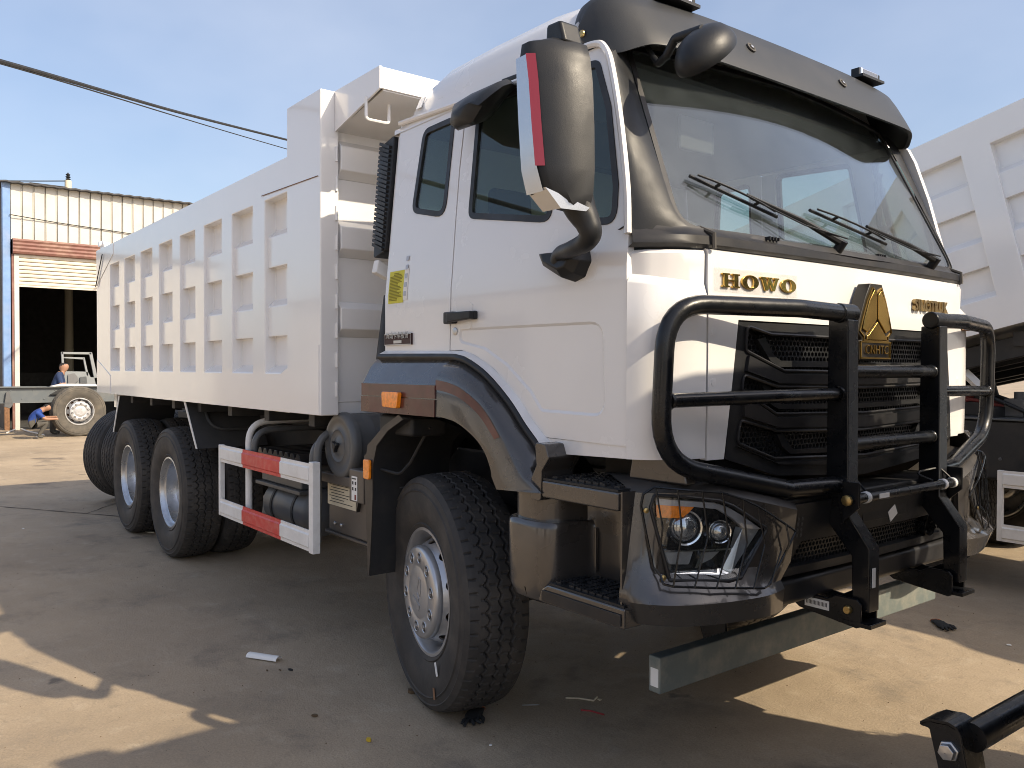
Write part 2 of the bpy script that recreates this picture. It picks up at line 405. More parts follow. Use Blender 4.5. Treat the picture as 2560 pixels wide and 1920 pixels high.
# ================================================================== WHEELS (axis along y, outboard = -y, local origin at the tyre centre)
def tyre_mesh(name, m, R=.545, NT=480, MW=60, grooves=(-.058, -.002, .055), amp=.0085, per=60, gw=.0048, depth=.012, shoulder=True, angle=30):
    b = B(); hw = .118
    side = [(.284, -.108), (.292, -.124), (.312, -.136), (.318, -.131), (.345, -.146), (.385, -.155), (.43, -.158), (.462, -.156), (.468, -.160), (.474, -.154), (.497, -.149), (.503, -.152), (.511, -.146), (.528, -.136)]
    def tri(x): x = x % 1; return 4*abs(x-.5)-1
    rows = []
    for j in range(MW+1):
        w_ = -hw+2*hw*j/MW; row = []
        crown = -.010*(abs(w_)/hw)**2.5
        for i in range(NT):
            th = 2*pi*i/NT; d = 0; ph = per*i/NT
            for gi, g_ in enumerate(grooves):
                if abs(w_-(g_+amp*tri(ph+.25*gi))) < gw: d = depth
            if shoulder:
                fr = (ph+.1) % 1
                if abs(w_) > hw*.84 and fr < .15: d = max(d, depth*.75)
                if (.12 < abs(w_)/hw < .38 or .58 < abs(w_)/hw < .74) and abs(((ph+.3*(w_ > 0)) % 1)-.5) < .065: d = max(d, depth*.4)
            r_ = R+crown-d; row.append((r_*cos(th), w_, r_*sin(th)))
        rows.append(row)
    def ring(r_, y, n=NT): return [(r_*cos(2*pi*i/n), y, r_*sin(2*pi*i/n)) for i in range(n)]
    L_ = [ring(r_, y) for r_, y in side]; Rr = [ring(r_, -y) for r_, y in side[::-1]]
    b.loft(L_+rows+Rr, close=True)
    b.f = [f[::-1] for f in b.f]
    return b.mesh(name, m, angle)
TYRE = tyre_mesh('tyre', 'tyre_new')
TYRE_RIB = tyre_mesh('tyre', 'tyre_new', NT=360, MW=50, grooves=(-.09, -.045, 0, .045, .09), amp=.006, per=60, gw=.0062, depth=.012, shoulder=False)
TYRE_DUST = tyre_mesh('tyre', 'tyre_dusty', NT=216, MW=24, per=27, gw=.009)

def disc(b, r0, r1, y, n=48, mi=0, s=-1):
    b.lathe([(r1, y), (r0, y)], (0, 0, 0), (0, 1, 0), n, mi)
AX = (0, 1, 0)
# front disc wheel: rim, cone with ten hand holes
b = B()
b.lathe([(.262, .02), (.258, -.075), (.268, -.098), (.272, -.116), (.281, -.127), (.294, -.127), (.298, -.118), (.292, -.10), (.284, -.09), (.27, .0), (.27, .12), (.262, .12), (.262, .02)], (0, 0, 0), AX, 96)
def cone(u, v):
    r_ = .262-.056*v; y = -.018-.118*v**.9; return Vector((r_*cos(u), y, r_*sin(u)))
holes = []
for k in range(10):
    a0 = 2*pi*(k+.5)/10; holes.append([(a0+.135*cos(q*2*pi/20), .47+.30*sin(q*2*pi/20)) for q in range(20)])
b.sheet([(0, 0), (2*pi, 0), (2*pi, 1), (0, 1)], holes, cone, .009, (0, -1, 0), cu=[2*pi*i/80 for i in range(1, 80)], cv=[.25, .5, .75])
RIM_F = b.mesh('rim', 'rim_silver', 40)
b = B()   # hub cover with rounded rim, sunk centre disc
prof = [(.204, -.112), (.212, -.124), (.2135, -.146), (.209, -.158), (.199, -.163), (.128, -.1645), (.123, -.1615), (.117, -.1635), (.06, -.166), (.001, -.1665)]
b.lathe(prof, (0, 0, 0), AX, 80)
b.f = [f[::-1] for f in b.f]
COVER_F = b.mesh('hub_cover', 'rim_silver', 50)
b = B()   # nut in a raised ring; dark disc painted in for the well's shade
b.lathe([(.027, -.1640), (.0245, -.1672), (.0215, -.1650), (.0215, -.158)], (0, 0, 0), AX, 20, 0); b.f = [f[::-1] for f in b.f]
b.lathe([(.0212, -.1648), (.001, -.1648)], (0, 0, 0), AX, 20, 1); b.f[-20:] = [f[::-1] for f in b.f[-20:]]
hx = [(.0140*cos(pi/3*i), -.165, .0140*sin(pi/3*i)) for i in range(6)]
b.prism(hx, (0, -.0035, 0), 2); b.cyl((0, -.168, 0), (0, -.1715, 0), .008, 12, 2)
NUT = b.mesh('wheel_nut', ['rim_silver', 'print_shade_dark', 'nut_steel'])
b = B(); b.lathe([(.205, -.06), (.205, .06), (.10, .06)], (0, 0, 0), AX, 40); b.f = [f[::-1] for f in b.f]; b.lathe([(.245, -.005), (.20, -.012)], (0, 0, 0), AX, 40)
DRUM = b.mesh('brake_drum', 'rust_drum')
# emblem pressed in the hub cover
b = B()
def hubp(x, z): return Vector((x, -.1665, z))
for pl in ([(-.035, .02), (-.012, .075), (-.002, .068), (-.006, .006), (-.03, -.006)], [(.035, .02), (.012, .075), (.002, .068), (.006, .006), (.03, -.006)], [(0, -.004), (.026, -.018), (.026, -.036), (-.026, -.036), (-.026, -.018)]):
    b.prism([hubp(*q) for q in pl], (0, -.0022, 0))
b.prism([hubp(*q) for q in [(-.045, -.044), (.045, -.044), (.045, -.072), (-.045, -.072)]], (0, -.0022, 0))
HUBLOGO = b.mesh('hub_emblem', 'rim_silver')
# rear deep-dish rim
b = B()
b.lathe([(.298, -.112), (.295, -.127), (.283, -.129), (.274, -.118), (.270, -.100), (.262, -.088), (.254, -.082), (.252, .03), (.247, .036), (.247, .055), (.240, .062), (.150, .085), (.142, .080), (.142, -.02), (.12, -.035), (.001, -.035)], (0, 0, 0), AX, 96)
b.f = [f[::-1] for f in b.f]
b.lathe([(.298, -.112), (.27, -.02), (.27, .12)], (0, 0, 0), AX, 60)
RIM_R = b.mesh('rim', 'rim_galv', 40)

def wheel(parent, name, kind, loc, rz=0.0, tyre=None, inner=False, phase=.2):
    """kind F: front disc wheel, R: rear dished wheel"""
    flip = pi if loc[1] > 0 else 0
    o = bpy.data.objects.new(name, RIM_F if kind == 'F' else RIM_R); link(o, parent); o.location = loc; o.rotation_euler = (0, 0, rz+flip+(pi if inner else 0))
    ty = bpy.data.objects.new('tyre', tyre or TYRE); link(ty, o)
    if kind == 'F':
        link(bpy.data.objects.new('hub_cover', COVER_F), o); link(bpy.data.objects.new('brake_drum', DRUM), o)
        lg = link(bpy.data.objects.new('hub_emblem', HUBLOGO), o); lg.rotation_euler = (0, .35, 0)
        for k in range(10):
            a = phase+2*pi*k/10; q = link(bpy.data.objects.new('wheel_nut', NUT), o); q.location = (.163*cos(a), 0, .163*sin(a))
    return o

# ================================================================== THE DUMP TRUCK
truck = tag(empty('dump_truck'), 'white dump truck with black bull bar parked across the foreground', 'dump truck', 'white dump trucks in the yard')
T = truck
HZ = .538
for s in (-1, 1):
    wheel(T, 'front_wheel', 'F', (0.0, 1.02*s, HZ), rz=-.19)
    for ax in (-3.954, -5.304):
        wheel(T, 'rear_wheel', 'R', (ax, 1.065*s, HZ)); wheel(T, 'rear_wheel', 'R', (ax, .735*s, HZ), inner=True)
# paper bits on the front tyre
def on_tyre(ang, r_, wd, hh, m, parent):
    b = B(); c = Vector((r_*cos(ang), -.1625, r_*sin(ang)))
    rot = Matrix.Rotation(-ang+pi/2+.25, 3, 'Y'); b.box(c, (wd, .002, hh), 0, rot); return b.obj('sticker', m, parent)
fw = [o for o in T.children if o.name.startswith('front_wheel') and o.location.y < 0][0]
on_tyre(-.92, .365, .018, .06, 'paper_white', fw); on_tyre(-1.12, .452, .02, .05, 'rust_drum', fw)
# ---- chassis
b = B()
for s in (-1, 1): b.span((1.15, .35*s, .80), (-6.35, .43*s, 1.10))
for x in (.9, -.6, -1.9, -3.2, -4.63, -6.0): b.span((x-.06, -.35, .84), (x+.06, .35, 1.06))
b.obj('chassis_frame', 'dark_chassis', T, bevel=.006)
b = B()
b.tube([(0, -.95, .53), (0, -.6, .46), (0, .6, .46), (0, .95, .53)], .06, 12, bend=.1)
b.obj('front_axle', 'dark_chassis', T)
for ax in (-3.954, -5.304):
    b = B(); b.cyl((ax, -.95, HZ), (ax, .95, HZ), .10, 20); b.lathe([(.001, -.25), (.14, -.2), (.23, 0), (.14, .2), (.001, .25)], (ax, 0, HZ), (1, 0, 0), 20)
    b.obj('rear_axle', 'dark_chassis', T)
for s in (-1, 1):
    for (x0, x1, z0, z1) in ((-.85, .85, .66, .76), (-5.35, -3.9, .72, .86)):
        for k in range(5):
            b = B(); f = k*.11
            P0 = [(x0+(x1-x0)*(f*.5+(1-f)*t_), .50*s, z0+.03*k+(z1-z0)*(4*(t_-.5)**2)) for t_ in [i/10 for i in range(11)]]
            b.loft([[(p[0], p[1]-.04, p[2]), (p[0], p[1]+.04, p[2]), (p[0], p[1]+.04, p[2]+.022), (p[0], p[1]-.04, p[2]+.022)] for p in P0], close=True, caps=True)
            b.obj('leaf_spring', 'dark_chassis', T)
b = B(); b.span((.75, -.33, .62), (-.75, .33, 1.15)); b.cyl((-.75, 0, .95), (-3.8, 0, .62), .06, 16)
b.obj('engine_block', 'dark_chassis', T, bevel=.03)
# subframe below the body
b = B()
for s in (-1, 1): b.span((-.95, .36*s-.04, 1.11), (-6.3, .36*s+.04, 1.24))
for k in range(8): b.span((-1.3-k*.68, -1.15, 1.235), (-1.22-k*.68, 1.15, 1.312))
b.obj('subframe', 'dark_chassis', T, bevel=.004)
# ================================================================== DUMP BODY
YB = 1.25; XR, XF = -6.338, -.92; ZB, ZT = 1.316, 2.80; DP = .07
colx = [(-5.746+.5765*k, -5.746+.5765*k+.374) for k in range(8)]
rows = [(1.545, 1.768), (1.950, 2.188), (2.372, 2.597)]
LEDGE = .045
def body_side(s, parent):
    """outer frame with 24 sunk pockets"""
    def W(x, d, z): return (x, s*(YB-d), z)
    b = B(); Y = lambda d: d
    xs = sorted([XR, -1.372+.0]+[v for c in colx for v in c]); zs = sorted([ZB, ZT]+[v for r_ in rows for v in r_])
    xs = sorted(set([XR, -1.35]+[v for c in colx for v in c]))
    # horizontal bands lie a little behind the upright ribs
    def dep(x0, x1): return .012 if any(abs(x0-c[0]) < 1e-6 for c in colx) else 0
    def flip(f): return f if s < 0 else f[::-1]
    def quad(a, b_, c, d): b.add([a, b_, c, d], [flip((0, 1, 2, 3))])
    for i in range(len(xs)-1):
        x0, x1 = xs[i], xs[i+1]; pocketcol = any(abs(x0-c[0]) < 1e-6 for c in colx)
        for j in range(len(zs)-1):
            z0, z1 = zs[j], zs[j+1]; inrow = any(abs(z0-r_[0]) < 1e-6 for r_ in rows)
            band = pocketcol and not inrow and 0 < j < len(zs)-2
            d = .022 if band else 0
            if not (pocketcol and inrow):
                quad(W(x0, d, z0), W(x1, d, z0), W(x1, d, z1), W(x0, d, z1))
                if band:
                    quad(W(x0, 0, z0), W(x0, d, z0), W(x0, d, z1), W(x0, 0, z1)); quad(W(x1, d, z0), W(x1, 0, z0), W(x1, 0, z1), W(x1, d, z1))
            else:
                dt = .022 if j < len(zs)-3 else 0; db = .022 if j > 1 else 0
                zl = z0+LEDGE
                quad(W(x0, DP, zl), W(x1, DP, zl), W(x1, DP, z1), W(x0, DP, z1))
                quad(W(x0, db, z0), W(x1, db, z0), W(x1, DP, zl), W(x0, DP, zl))
                quad(W(x0, DP, z1), W(x1, DP, z1), W(x1, dt, z1), W(x0, dt, z1))
                quad(W(x0, 0, z0), W(x0, DP, zl), W(x0, DP, z1), W(x0, 0, z1)); quad(W(x1, DP, zl), W(x1, 0, z0), W(x1, 0, z1), W(x1, DP, z1))
                if db:
                    for xx in (x0, x1): b.add([W(xx, 0, z0), W(xx, db, z0), W(xx, DP, zl)], [(0, 1, 2)])
    # inner wall, top cap, bottom cap
    YI = .11
    quad(W(XR, YI, ZT), W(-1.35, YI, ZT), W(-1.35, YI, ZB), W(XR, YI, ZB)); quad(W(XR, 0, ZT), W(-1.35, 0, ZT), W(-1.35, YI, ZT), W(XR, YI, ZT)); quad(W(XR, YI, ZB), W(-1.35, YI, ZB), W(-1.35, 0, ZB), W(XR, 0, ZB)); quad(W(XR, YI, ZB), W(XR, 0, ZB), W(XR, 0, ZT), W(XR, YI, ZT))
    o = b.obj('side_wall', 'body_paint', parent, angle=25)
    bm = bmesh.new(); bm.from_mesh(o.data); bmesh.ops.remove_doubles(bm, verts=bm.verts[:], dist=.0004); bmesh.ops.recalc_face_normals(bm, faces=bm.faces[:]); bm.to_mesh(o.data); bm.free(); o.data.polygons.foreach_set('use_smooth', [False]*len(o.data.polygons))
    bv = o.modifiers.new('bevel', 'BEVEL'); bv.width = .005; bv.segments = 2; bv.limit_method = 'ANGLE'; bv.angle_limit = radians(24)
    # tall front post with its cap plate
    b = B(); b.prism([W(-1.3705, -.002, ZB), W(XF, -.002, ZB), W(XF, -.002, 3.08), W(-1.3705, -.002, 3.08)], (0, -s*.11, 0)); b.obj('front_post', 'body_paint', parent, bevel=.008)
    b = B(); b.prism([W(-1.75, -.004, 2.632), W(-.945, -.004, 2.612), W(-.945, -.004, 2.6155), W(-1.75, -.004, 2.636)], (0, s*.003, 0)); b.obj('weld_seam', 'rust_drum', parent)
    # lower gusset plates and rear top plate
    b = B(); b.prism([W(-1.66, -.0, ZB+.004), W(-.935, -.0, ZB+.004), W(-.935, -.0, 1.70), W(-1.37, -.0, 1.57), W(-1.66, 0, 1.47)], (0, s*.006, 0)); b.obj('gusset_plate', 'body_paint', parent)
    b = B(); b.prism([W(XR+.01, 0, 2.43), W(XR+.01, 0, ZT-.004), W(-5.60, 0, ZT-.004), W(-5.60, 0, 2.69)], (0, s*.005, 0)); b.obj('gusset_plate', 'body_paint', parent)
    b = B(); b.prism([W(XR+.01, 0, ZB+.004), W(-5.75, 0, ZB+.004), W(-5.75, 0, 1.5), W(XR+.01, 0, 1.66)], (0, s*.005, 0)); b.obj('gusset_plate', 'body_paint', parent)
    # tailgate hinge on top, hook below
    b = B(); b.prism([W(XR+.02, .03, ZT), W(XR+.24, .03, ZT), W(XR+.14, .03, ZT+.09), W(XR+.06, .03, ZT+.10)], (0, -s*.03, 0)); b.cyl(W(XR+.10, 0, ZT+.06), W(XR+.10, .1, ZT+.06), .03, 14); b.obj('tailgate_hinge', 'body_paint', parent, bevel=.003)
    b = B(); b.prism([W(XR, .04, 1.62), W(XR-.09, .04, 1.60), W(XR-.10, .04, 1.50), W(XR-.05, .04, 1.47), W(XR, .04, 1.5)], (0, -s*.05, 0)); b.obj('tailgate_hook', 'body_paint', parent, bevel=.006)
    b = B(); b.tube([W(XR+.02, -.015, 2.42), W(XR+.33, -.015, 2.73)], .005, 8); b.obj('grab_rail', 'dark_chassis' , parent)
b = B()   # floor and front wall make the carrying part
b.span((XR, -1.16, ZB+.004), (XF-.05, 1.16, ZB+.07)); b.span((XF-.10, -1.15, ZB+.07), (XF-.045, 1.15, 3.07)); b.span((XR-.06, -1.22, ZB+.01), (XR-.005, 1.22, ZT-.01))
body = b.obj('cargo_body', 'body_paint', T, bevel=.004)
for s in (-1, 1): body_side(s, body)
XW = XF-.045
for z0, z1 in ((1.77, 1.925), (2.21, 2.37), (2.64, 2.81)):   # pressed horizontal ribs of the front wall
    b = B(); pr = [(XW, z0-.025), (XW+.055, z0+.02), (XW+.055, z1-.02), (XW, z1+.02)]
    b.prism([(x, -1.135, z) for x, z in pr], (0, 2.27, 0)); b.obj('wall_rib', 'body_paint', body, bevel=.006)
# spill hood over the cab
b = B()
hood = [(XW, 3.075), (-.42, 3.075), (-.42, 2.968), (-.432, 2.968), (-.432, 3.062), (XW, 3.062)]
b.prism([(x, -1.155, z) for x, z in hood], (0, 2.31, 0)); b.obj('hood_plate', 'body_paint', body, bevel=.002)
b = B(); b.prism([(-.433, -1.14, 2.972), (XW, -1.14, 2.885), (XW, -1.14, 2.875), (-.433, -1.14, 2.962)], (0, 2.28, 0)); b.obj('hood_underside', 'body_paint', body)
for s in (-1, 1):
    b = B(); b.prism([(XF+.004, s*1.168, 2.86), (-.42, s*1.168, 2.968), (-.42, s*1.168, 3.078), (XF+.004, s*1.168, 3.078)], (0, -s*.012, 0)); b.obj('hood_side', 'body_paint', body)
b = B(); q = [P(791, 206, 'x', -.56), P(791, 236, 'x', -.56), P(838, 242, 'x', -.56), P(840, 210, 'x', -.56)]
zt = 2.96; q[0].z = zt; q[3].z = zt; q[1].z = q[2].z = 2.845; q[1].y = q[0].y; q[2].y = q[3].y
b.tube(q, .009, 8, bend=.02); b.obj('hood_handle', 'body_paint', body)
b = B()   # hinge strip of the corner
for k in range(9): b.cyl((XF+.004, -1.158, 1.42+k*.16), (XF+.004, -1.158, 1.50+k*.16), .008, 8)
b.obj('weld_bead', 'body_paint', body)

# ---- mud flaps of the rear wheels
def flap(x0, z0, x1, z1, s, y0=1.21, y1=.66):
    b = B(); b.prism([(x0, s*y0, z0), (x1, s*(y0-.0), z1), (x1, s*y1, z1), (x0, s*y1, z0)], (-.012, 0, 0)); o = b.obj('mud_flap', 'flap_dark', T)
    b = B(); b.prism([(x0+.012, s*(y0+.004), z0), (x1+.012, s*(y0+.004), z1), (x1-.016, s*(y0+.004), z1), (x0-.03, s*(y0+.004), z0)], (0, s*.006, 0)); b.obj('flap_edge', 'frame_white', o)
    return o
for s in (-1, 1):
    o = flap(-3.43, 1.31, -3.15, .965, s)
    b = B(); e = lambda y, t: Vector((-3.43+.28*t+.012, s*y, 1.31-.345*t))
    b.tube([e(1.08, 0), e(1.08, .62), e(.72, .62)], .014, 10, bend=.14, bn=8); b.obj('flap_rib', 'flap_dark', o)
    flap(-5.53, 1.30, -5.78, .93, s)
    b = B(); b.span((-6.05, s*1.0, 1.17), (-5.95, s*1.15, 1.314)); b.obj('light_bracket', 'body_paint', T)
# chrome hydraulic bit seen between the wheels
b = B(); b.cyl((-4.35, -.62, 1.16), (-4.05, -.62, 1.09), .03, 14); b.cyl((-4.42, -.62, 1.185), (-4.35, -.62, 1.16), .045, 14); b.obj('stabiliser_rod', 'chrome', T)

# ---- side guard
def guard(s, parent, red=True):
    y = s*1.245; x0, x1 = -2.545, -1.0; zb, zt = .555, 1.045
    b = B(); b.span((x0, y-.012, zb), (x0+.035, y+.022, zt)); g_ = b.obj('side_guard', 'frame_white', parent, bevel=.004)
    b = B(); b.span((x1-.055, y-.016, zb-.005), (x1, y+.03, zt+.012)); b.obj('guard_post', 'frame_white', g_, bevel=.004)
    for z in (zb, zt-.118):
        segs = [(x0+.035, -2.09, 'frame_white'), (-2.09, -1.465, 'guard_red' if red else 'frame_white'), (-1.465, x1-.055, 'frame_white')]
        for xa, xb, m in segs:
            b = B(); pr = [(0, 0), (0, .118), (.008, .118), (.008, .100), (.016, .092), (.016, .026), (.008, .018), (.008, 0)]
            b.prism([(xa+.001, y-s*(-.004)+s*(p[0]-.004), z+p[1]) for p in pr], (xb-xa-.002, 0, 0)); b.obj('guard_rail', m, g_)
    for xx in (-2.12, -1.07):
        for dx, dz in ((0, 0), (.10 if xx < -2 else -.06, -.05)):
            b = B(); b.tube([(xx+dx, s*1.20, .60 if dx == 0 else .93), (xx+dx, s*1.20, 1.22+dz), (xx+dx, s*.45, 1.235+dz)], .022, 12, bend=.14, bn=8); b.obj('support_tube', 'frame_white' if xx < -2 and dx == 0 else 'tank_grey', g_)
    return g_
for s in (-1, 1): guard(s, T)
# ---- equipment between the axles: air tank, battery box, air filter, reservoir
def tank(c, r, ln, name, m, ax=(1, 0, 0)):
    b = B(); b.lathe([(.001, -ln/2-.06), (r*.6, -ln/2-.045), (r*.92, -ln/2-.012), (r, -ln/2+.02), (r, ln/2-.02), (r*.92, ln/2+.012), (r*.6, ln/2+.045), (.001, ln/2+.06)], c, ax, 32)
    b.f = [f[::-1] for f in b.f]
    return b.obj(name, m, T)
t1 = tank((-1.95, -.90, .655), .15, .66, 'air_tank', 'tank_grey')
b = B()
for x in (-2.12, -1.78):
    b.lathe([(.152, -.014), (.156, -.014), (.156, .014), (.152, .014)], (x, -.90, .655), (1, 0, 0), 32, closed=True)
b.obj('tank_strap', 'dark_chassis', t1)
tank((-1.35, -.62, .60), .17, .5, 'air_tank', 'dark_chassis'); tank((-1.75, .9, .62), .2, .9, 'fuel_tank', 'tank_grey')
b = B(); b.span((-2.36, -1.02, .80), (-1.70, -.62, .955)); bb_ = b.obj('battery_box', 'tank_grey', T, bevel=.012)
b = B(); pr = []
for k in range(8): pr += [(-2.38+k*.09, 1.0), (-2.36+k*.09, 1.03), (-2.32+k*.09, 1.03), (-2.30+k*.09, 1.0)]
pr = [(-2.38, .955)]+pr+[(-1.66, .955)]
b.prism([(x, -1.04, z) for x, z in pr], (0, .44, 0)); b.obj('box_lid', 'black_trim', bb_, bevel=.004)
b = B(); b.span((-2.40, -1.05, .775), (-1.66, -.60, .80)); b.obj('box_tray', 'tank_grey', bb_, bevel=.004)
for k in range(5):
    b = B(); b.prism([(-2.29+k*.12, -1.024, .85), (-2.23+k*.12, -1.024, .85), (-2.225+k*.12, -1.024, .92), (-2.295+k*.12, -1.024, .92)], (0, .003, 0)); b.obj('box_slot', 'print_shade_dark', bb_)
FC = Vector((-.925, -1.145, 1.148))
b = B(); b.lathe([(.001, -.006), (.035, -.006), (.05, .004), (.078, .004), (.088, -.004), (.10, .004), (.135, .006), (.145, 0), (.168, .0), (.178, .01), (.184, .03), (.184, .05), (.176, .055), (.174, .14), (.177, .145), (.177, .155), (.174, .16), (.174, .56), (.001, .56)], FC, (0, 1, 0), 56); b.f = [f[::-1] for f in b.f]
af = b.obj('air_filter', 'tank_grey', T, angle=50)
b = B()
for k in range(3):
    a = k*2.1+.4; b.box(FC+Vector((.02*cos(a), -.018, .02*sin(a))), (.03, .02, .014), 0, Matrix.Rotation(-a, 3, 'Y'))
b.cyl(FC, FC+Vector((0, -.03, 0)), .018, 10); b.obj('filter_knob', 'black_plastic', af, bevel=.003)
b = B(); b.span((-1.16, -1.14, .93), (-.62, -1.07, .985)); b.span((-1.16, -1.10, .93), (-1.10, -.45, .985)); b.span((-.70, -1.10, .93), (-.64, -.45, .985)); b.obj('filter_bracket', 'box_bronze', T, bevel=.006)
b = B(); b.prism([(x, y, .648) for x, y in round_poly([(-1.17, -1.10), (-.60, -1.10), (-.60, -.72), (-1.17, -.72)], .06, 5)], (0, 0, .285)); rs = b.obj('reservoir', 'box_bronze', T, bevel=.012)
b = B(); b.prism([(x, y, .636) for x, y in round_poly([(-1.195, -1.115), (-.58, -1.115), (-.58, -.70), (-1.195, -.70)], .06, 5)], (0, 0, .014)); b.obj('reservoir_rim', 'box_bronze', rs, bevel=.003)
b = B(); b.span((-1.145, -1.1025, .80), (-.80, -1.1000, .935)); lb = b.obj('paper_label', 'label_cream', rs)
for k in range(7):
    b = B(); b.span((-1.12+.02*(k % 2), -1.1035, .915-k*.016), (-.84-.05*(k % 3), -1.1029, .919-k*.016)); b.obj('print_line', 'print_shade_dark', rs)
for x in (-1.05, -.97):
    b = B(); b.lathe([(.011, 0), (.011, -.006), (.006, -.012), (.001, -.012)], (x, -1.10, .70), (0, 1, 0), 12); b.f = [f for f in b.f]; b.obj('bolt_head', 'nut_steel', rs)
b = B(); b.span((-.66, -1.215, .885), (-.50, -1.0, 1.055)); vb = b.obj('valve_box', 'box_bronze', T, bevel=.008)
b = B(); b.span((-.625, -1.2175, .895), (-.565, -1.215, 1.02)); b.obj('warning_label', 'paper_white', vb)
b = B()
for k in range(2):
    for j in range(2): b.box((-.61+.03*k, -1.2185, .985-.03*j), (.014, .001, .016))
b.box((-.598, -1.2185, 1.008), (.045, .001, .006)); b.obj('label_print', 'print_shade_dark', vb)
b = B(); b.box((-.582, -1.2185, .913), (.016, .001, .026)); b.obj('label_mark', 'print_red', vb)
b = B(); b.cyl((-.62, -1.1, 1.055), (-.62, -1.1, 1.075), .018, 12); b.obj('box_cap', 'black_plastic', vb)
for k in range(3):
    b = B(); b.tube([(-.56+.03*k, -1.09, .885), (-.56+.03*k, -1.09, .84), (-.52+.03*k, -1.07, .78-.03*k)], .007, 8, bend=.02); b.cyl((-.56+.03*k, -1.09, .86), (-.56+.03*k, -1.09, .835), .011, 6); b.obj('brass_fitting', 'brass', vb)
# ================================================================== CAB
def Ys(z): return 1.17 if z < 1.93 else 1.17-.1*(z-1.93)
def S(x, y):
    """pixel -> (x, z) on the leaning right cab side"""
    yy = -1.17
    for _ in range(6):
        p = P(x, y, 'y', yy); yy = -Ys(p.z)
    return (p.x, p.z)
def c3(x, y): return ((940+x/2.37)/KD, (y/2.37)/KD)            # enlargement coordinates -> frame
def c2(x, y): return ((880+x/2.6976)/KD, (600+y/2.6976)/KD)
def sidemap(s, d=0):
    return lambda X, Z: Vector((X, s*(Ys(Z)-d), Z))
ZC = [1.55, 1.7, 1.85, 1.93, 2.1, 2.3, 2.5, 2.65]
gap = [S(972, 757), S(976, 605), S(985, 470), S(993, 365), S(1001, 292)]
gap.append((gap[-1][0]+.006, 2.735))
GUT = 2.752
quarter = [(-.352, 1.60), (gap[0][0]-.004, 1.60), (gap[0][0]-.004, 1.652)]+[(x-.004, z) for x, z in gap[1:]]+[(-.352, 2.775)]
qwin = round_poly([S(*c3(285, 768)), S(*c3(474, 684)), S(*c3(412, 1292)), S(*c3(213, 1262))], [.06, .05, .07, .06], 5)
doorF = [S(*c3(1335, 268)), S(*c3(1372, 300)), S(*c3(1402, 400)), S(*c3(1450, 700)), S(*c3(1490, 1100)), S(*c3(1497, 1390)), S(1354, 700), S(1353, 965)]
arch = [S(*c2(*q)) for q in [(1310, 1330), (1220, 1215), (1110, 1045), (960, 868), (830, 775), (740, 742)]]
door = [(x+.004, z) for x, z in gap]+[(.75, GUT-.012)]+doorF+arch
w1 = round_poly([S(*c3(606, 600)), S(*c3(1030, 452)), S(*c3(1052, 1322)), S(*c3(548, 1296))], [.05, .05, .06, .05], 5)
w2 = round_poly([S(*c3(1135, 405)), S(*c3(1325, 350)), S(*c3(1395, 620)), S(*c3(1440, 1090)), S(*c3(1428, 1335)), S(*c3(1205, 1330))], [.05, .05, .1, .1, .07, .05], 5)
inset = round_poly([S(*c2(*q)) for q in [(722, 596), (1695, 545), (1706, 1195), (1272, 1158), (1200, 1030), (1040, 850), (890, 738), (722, 692)]], [.04, .07, .06, .04, .1, .1, .1, .03], 5)
def shrink(poly, d):
    c = Vector((sum(p[0] for p in poly)/len(poly), sum(p[1] for p in poly)/len(poly))); k = len(poly); out = []
    area = sum(poly[i][0]*poly[(i+1) % k][1]-poly[(i+1) % k][0]*poly[i][1] for i in range(k)); sg = 1 if area > 0 else -1
    for i in range(k):
        a = Vector(poly[i-1][:2]); p = Vector(poly[i][:2]); b_ = Vector(poly[(i+1) % k][:2])
        t = (b_-a); t = t.normalized() if t.length > 1e-9 else Vector((1, 0)); out.append(p+Vector((-t.y, t.x))*d*sg)
    return out
def ring_sheet(b, outer, d, fmap, thick, outv, mi=0, cv=ZC):
    b.sheet(outer, [shrink(outer, d)], fmap, thick, outv, cv=cv, mi=mi)
def crease(b, loop, s, wd=.010, dep=.007):
    """sloped rim from the door skin down to the sunk panel"""
    inn = shrink(loop, wd); n = len(loop)
    o = [Vector((p[0], s*Ys(p[1]), p[1])) for p in loop]; i_ = [Vector((p[0], s*(Ys(p[1])-dep), p[1])) for p in inn]
    rows_ = [o, i_]
    b.loft(rows_ if s > 0 else rows_[::-1], close=True)
    return inn
cabs = {}; ARCH = {}
